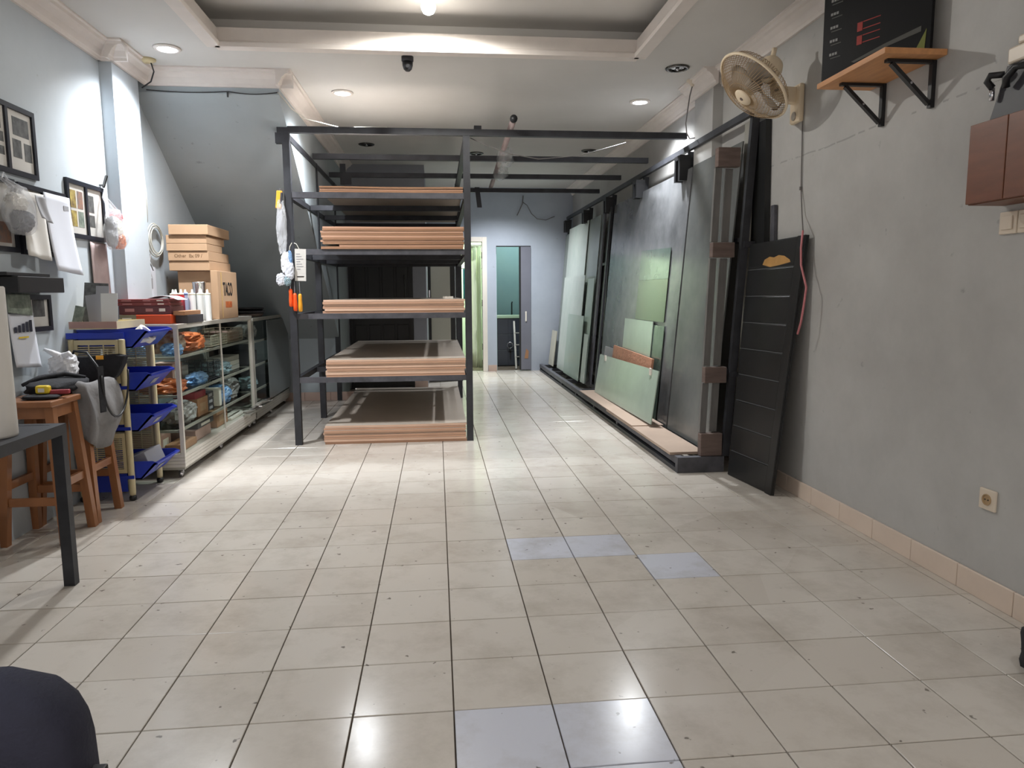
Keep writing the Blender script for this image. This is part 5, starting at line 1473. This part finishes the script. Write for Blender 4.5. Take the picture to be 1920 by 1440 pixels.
# ================================================================== LEFT WALL HANGINGS
XW = XL
def frame(y0, y1, z0, z1, label, div=True, pics=(), tilt=0.0):
    t = thing('picture_frame', label, 'picture frame', (XW, (y0 + y1) / 2, z0), 'black picture frames')
    b = 0.026; x0, x1 = XW + .001, XW + .018
    B('rail', 'frame_black', t, x0, x1, y0, y1, z0, z0 + b); B('rail', 'frame_black', t, x0, x1, y0, y1, z1 - b, z1)
    B('stile', 'frame_black', t, x0, x1, y0, y0 + b, z0 + b, z1 - b); B('stile', 'frame_black', t, x0, x1, y1 - b, y1, z0 + b, z1 - b)
    B('mount', 'paper_warm', t, x0, x0 + .006, y0 + b, y1 - b, z0 + b, z1 - b)
    if div:
        yc = (y0 + y1) / 2
        B('mullion', 'frame_black', t, x0 + .006, x1, yc - .012, yc + .012, z0 + b, z1 - b)
    for (u0, u1, w0, w1, m) in pics:
        B('photo', m, t, x0 + .006, x0 + .0072, y0 + (y1 - y0) * u0, y0 + (y1 - y0) * u1, z0 + (z1 - z0) * w0, z0 + (z1 - z0) * w1)
    B('glazing', 'frame_glass', t, x0 + .010, x0 + .012, y0 + b, y1 - b, z0 + b, z1 - b)
    return t
frame(0.27, 0.80, 1.88, 2.24, 'large black double frame high on the left wall', True, [(.62, .90, .58, .84, 'photo_grey'), (.60, .75, .26, .52, 'photo_grey'), (.80, .93, .24, .50, 'photo_grey'), (.12, .42, .6, .82, 'photo_grey'), (.1, .45, .42, .56, 'photo_grey'), (.1, .45, .24, .36, 'photo_grey')])
frame(1.10, 1.585, 1.60, 1.95, 'black double frame with ochre photos beside the pilaster', True, [(.10, .24, .52, .82, 'photo_ochre'), (.28, .42, .52, .82, 'photo_brown'), (.10, .24, .20, .47, 'photo_ochre'), (.28, .42, .20, .47, 'photo_green'), (.58, .72, .5, .8, 'photo_grey'), (.58, .72, .24, .45, 'photo_grey')])
frame(0.585, 1.075, 1.47, 1.845, 'black frame behind the hanging white papers', True, [(.1, .4, .2, .6, 'photo_grey')])
frame(0.18, 0.555, 1.475, 1.85, 'black frame behind the knotted plastic bag at the left edge', False, [(.5, .85, .12, .4, 'photo_brown')])
frame(0.42, 0.815, 1.055, 1.255, 'black frame half hidden under the wall box', False, [(.55, .85, .4, .9, 'photo_grey'), (.3, .52, .45, .9, 'photo_green')])
def hung(name, m, y0, y1, z0, z1, x, label, cat='paper', wave=0.012, skew=0.0, lean=0.03):
    o = MB().sheet(lambda u, v: (x + wave * math.sin(2.2 * PI * u + 2 * v) * (1 - .5 * v) + lean * (1 - v) ** 2, y0 + (y1 - y0) * u + skew * (1 - v), z0 + (z1 - z0) * v - .02 * u * (1 - v)), 10, 12, 0.002).build(name, m, smooth=True)
    return tag(o, label, cat, 'papers hung on the left wall')
p2 = hung('hanging_paper', 'paper', 0.775, 1.06, 1.39, 1.82, XW + .042, 'long clean white paper sheet hanging over the black frame', wave=.004, lean=.045)
B('logo', 'paper_grey', p2, XW + .0455, XW + .0475, 0.98, 1.035, 1.742, 1.768)
hung('hanging_paper', 'paper_warm', 0.545, 0.765, 1.46, 1.80, XW + .045, 'creased off-white paper hanging left of the clean white sheet', wave=.010, skew=-.03)
hung('hanging_paper', 'paper_grey', 0.60, 0.70, 1.66, 1.78, XW + .085, 'small striped slip pinned over the creased paper', wave=.008)
cal = hung('wall_calendar', 'paper', 0.37, 0.60, 0.885, 1.16, XW + .025, 'white calendar sheet with small bottle pictures on the left wall', 'calendar', wave=.004, lean=.02)
for i in range(5):
    B('bottle_print', 'navy_fabric', cal, XW + .034, XW + .036, 0.40 + .036 * i, 0.42 + .036 * i, 1.06, 1.09 + .008 * i)
B('print_mark', 'yellow_plastic', cal, XW + .036, XW + .038, 0.43, 0.52, 1.03, 1.038)
hung('photo_sheet', 'photo_green', 0.36, 0.575, 1.165, 1.26, XW + .03, 'glossy greenish photo sheet above the white calendar', 'photo', wave=.004, lean=.005)
hung('mauve_banner', 'mauve_cloth', 1.345, 1.575, 1.10, 1.59, XW + .012, 'mauve paper banner hanging under the framed ochre photos', 'banner', wave=.004, lean=.01)
t = thing('nail_hook', 'grey hook holding the clear shopping bag beside the pilaster', 'hook', (XW, 1.57, 1.97))
MB().bar((XW + .03, 1.555, 1.955), (XW + .035, 1.60, 2.035), 0.014, 0.012).build('hook', 'dark_chrome', t)
MB().cyl((XW + .0005, 1.565, 1.97), (XW + .035, 1.565, 1.97), 0.005, 8).build('shank', 'dark_chrome', t)
def hanging_bag(c, d, label, stuff, top):
    t = thing('shopping_bag', label, 'plastic bag', (c[0], c[1], c[2] - d[2] / 2), 'bags hanging on the left wall')
    m = MB(); NN = 18
    vs = []
    for j in range(13):
        v = j / 12
        s_ = (0.35 + 0.65 * math.sin(PI * min(1, (1 - v) * .62 + .08))) if v > .3 else (0.55 + .45 * (v / .3) ** .5)
        for i in range(NN):
            a = 2 * PI * i / NN
            nn = 1 + .18 * mnoise.noise(Vector((math.cos(a) * 1.7, math.sin(a) * 1.7, v * 4 + c[1] * 9)))
            vs.append((c[0] + d[0] / 2 * s_ * math.cos(a) * nn, c[1] + d[1] / 2 * s_ * math.sin(a) * nn, c[2] - d[2] / 2 + d[2] * v))
    fs = []
    for j in range(12):
        for i in range(NN):
            i2 = (i + 1) % NN
            fs.append((j * NN + i, j * NN + i2, (j + 1) * NN + i2, (j + 1) * NN + i))
    fs.append(tuple(range(NN))[::-1])
    m.add(vs, fs)
    m.build('film', 'clear_film', t, smooth=True)
    for i, (dy, dz, w, h, mt) in enumerate(stuff):
        MB().crumple((c[0], c[1] + dy, c[2] + dz), (d[0] * .6, w, h), 100 + i + int(c[1] * 10), False).build('contents', mt, t)
    zt = c[2] + d[2] / 2
    for s_ in (-1, 1):
        MB().tube([(c[0], c[1] + s_ * d[1] * .2, zt - .01), (top[0], (c[1] + s_ * d[1] * .2 + top[1]) / 2, (zt + top[2]) / 2), top], [.014, .008, .004], 8).build('handle', 'clear_film', t, smooth=True)
    return t
hanging_bag((XW + .095, 1.53, 1.68), (0.12, 0.24, 0.26), 'clear shopping bag with orange and red packets hanging beside the pilaster', [(.03, -.07, .12, .09, 'orange_bag'), (0, .02, .13, .1, 'tube_cap'), (.03, .08, .06, .05, 'red_plastic'), (-.06, -.02, .05, .16, 'paper_grey')], (XW + .036, 1.57, 1.965))
hanging_bag((XW + .09, 0.44, 1.68), (0.11, 0.24, 0.24), 'knotted clear bag with a dark item hanging at the left edge', [(.02, -.05, .15, .09, 'navy_fabric'), (-.02, .04, .14, .07, 'paper_warm')], (XW + .03, 0.44, 1.87))
# cable coil and note behind the pilaster
t = thing('cable_coil', 'coil of white cable hanging on the wall behind the pilaster', 'cable', (XL, 2.42, 1.54))
for k_ in range(4):
    r = 0.128 - .010 * k_
    MB().tube([(XL + .018 + .01 * (k_ % 2), 2.41 + .004 * k_ + r * 1.2 * math.cos(2 * PI * i / 30), 1.675 + r * math.sin(2 * PI * i / 30)) for i in range(30)], 0.004, 6, True).build('turn', 'cable_white', t, smooth=True)
MB().tube([(XL + .02, 2.27, 2.70), (XL + .015, 2.26, 2.3), (XL + .02, 2.30, 2.0), (XL + .02, 2.28, 1.8)], 0.004, 6).build('lead', 'cable_white', t, smooth=True)
MB().tube([(XL + .02, 2.30, 1.56), (XL + .02, 2.27, 1.50), (XL + .02, 2.33, 1.44)], 0.004, 6).build('tail', 'cable_grey', t, smooth=True)
t = tag(MB().box(XL + .001, XL + .003, 2.22, 2.42, 1.20, 1.47).build('wall_note', 'paper'), 'white paper note on the wall under the cable coil', 'note')
B('print', 'paper_grey', t, XL + .003, XL + .0035, 2.27, 2.35, 1.30, 1.38)
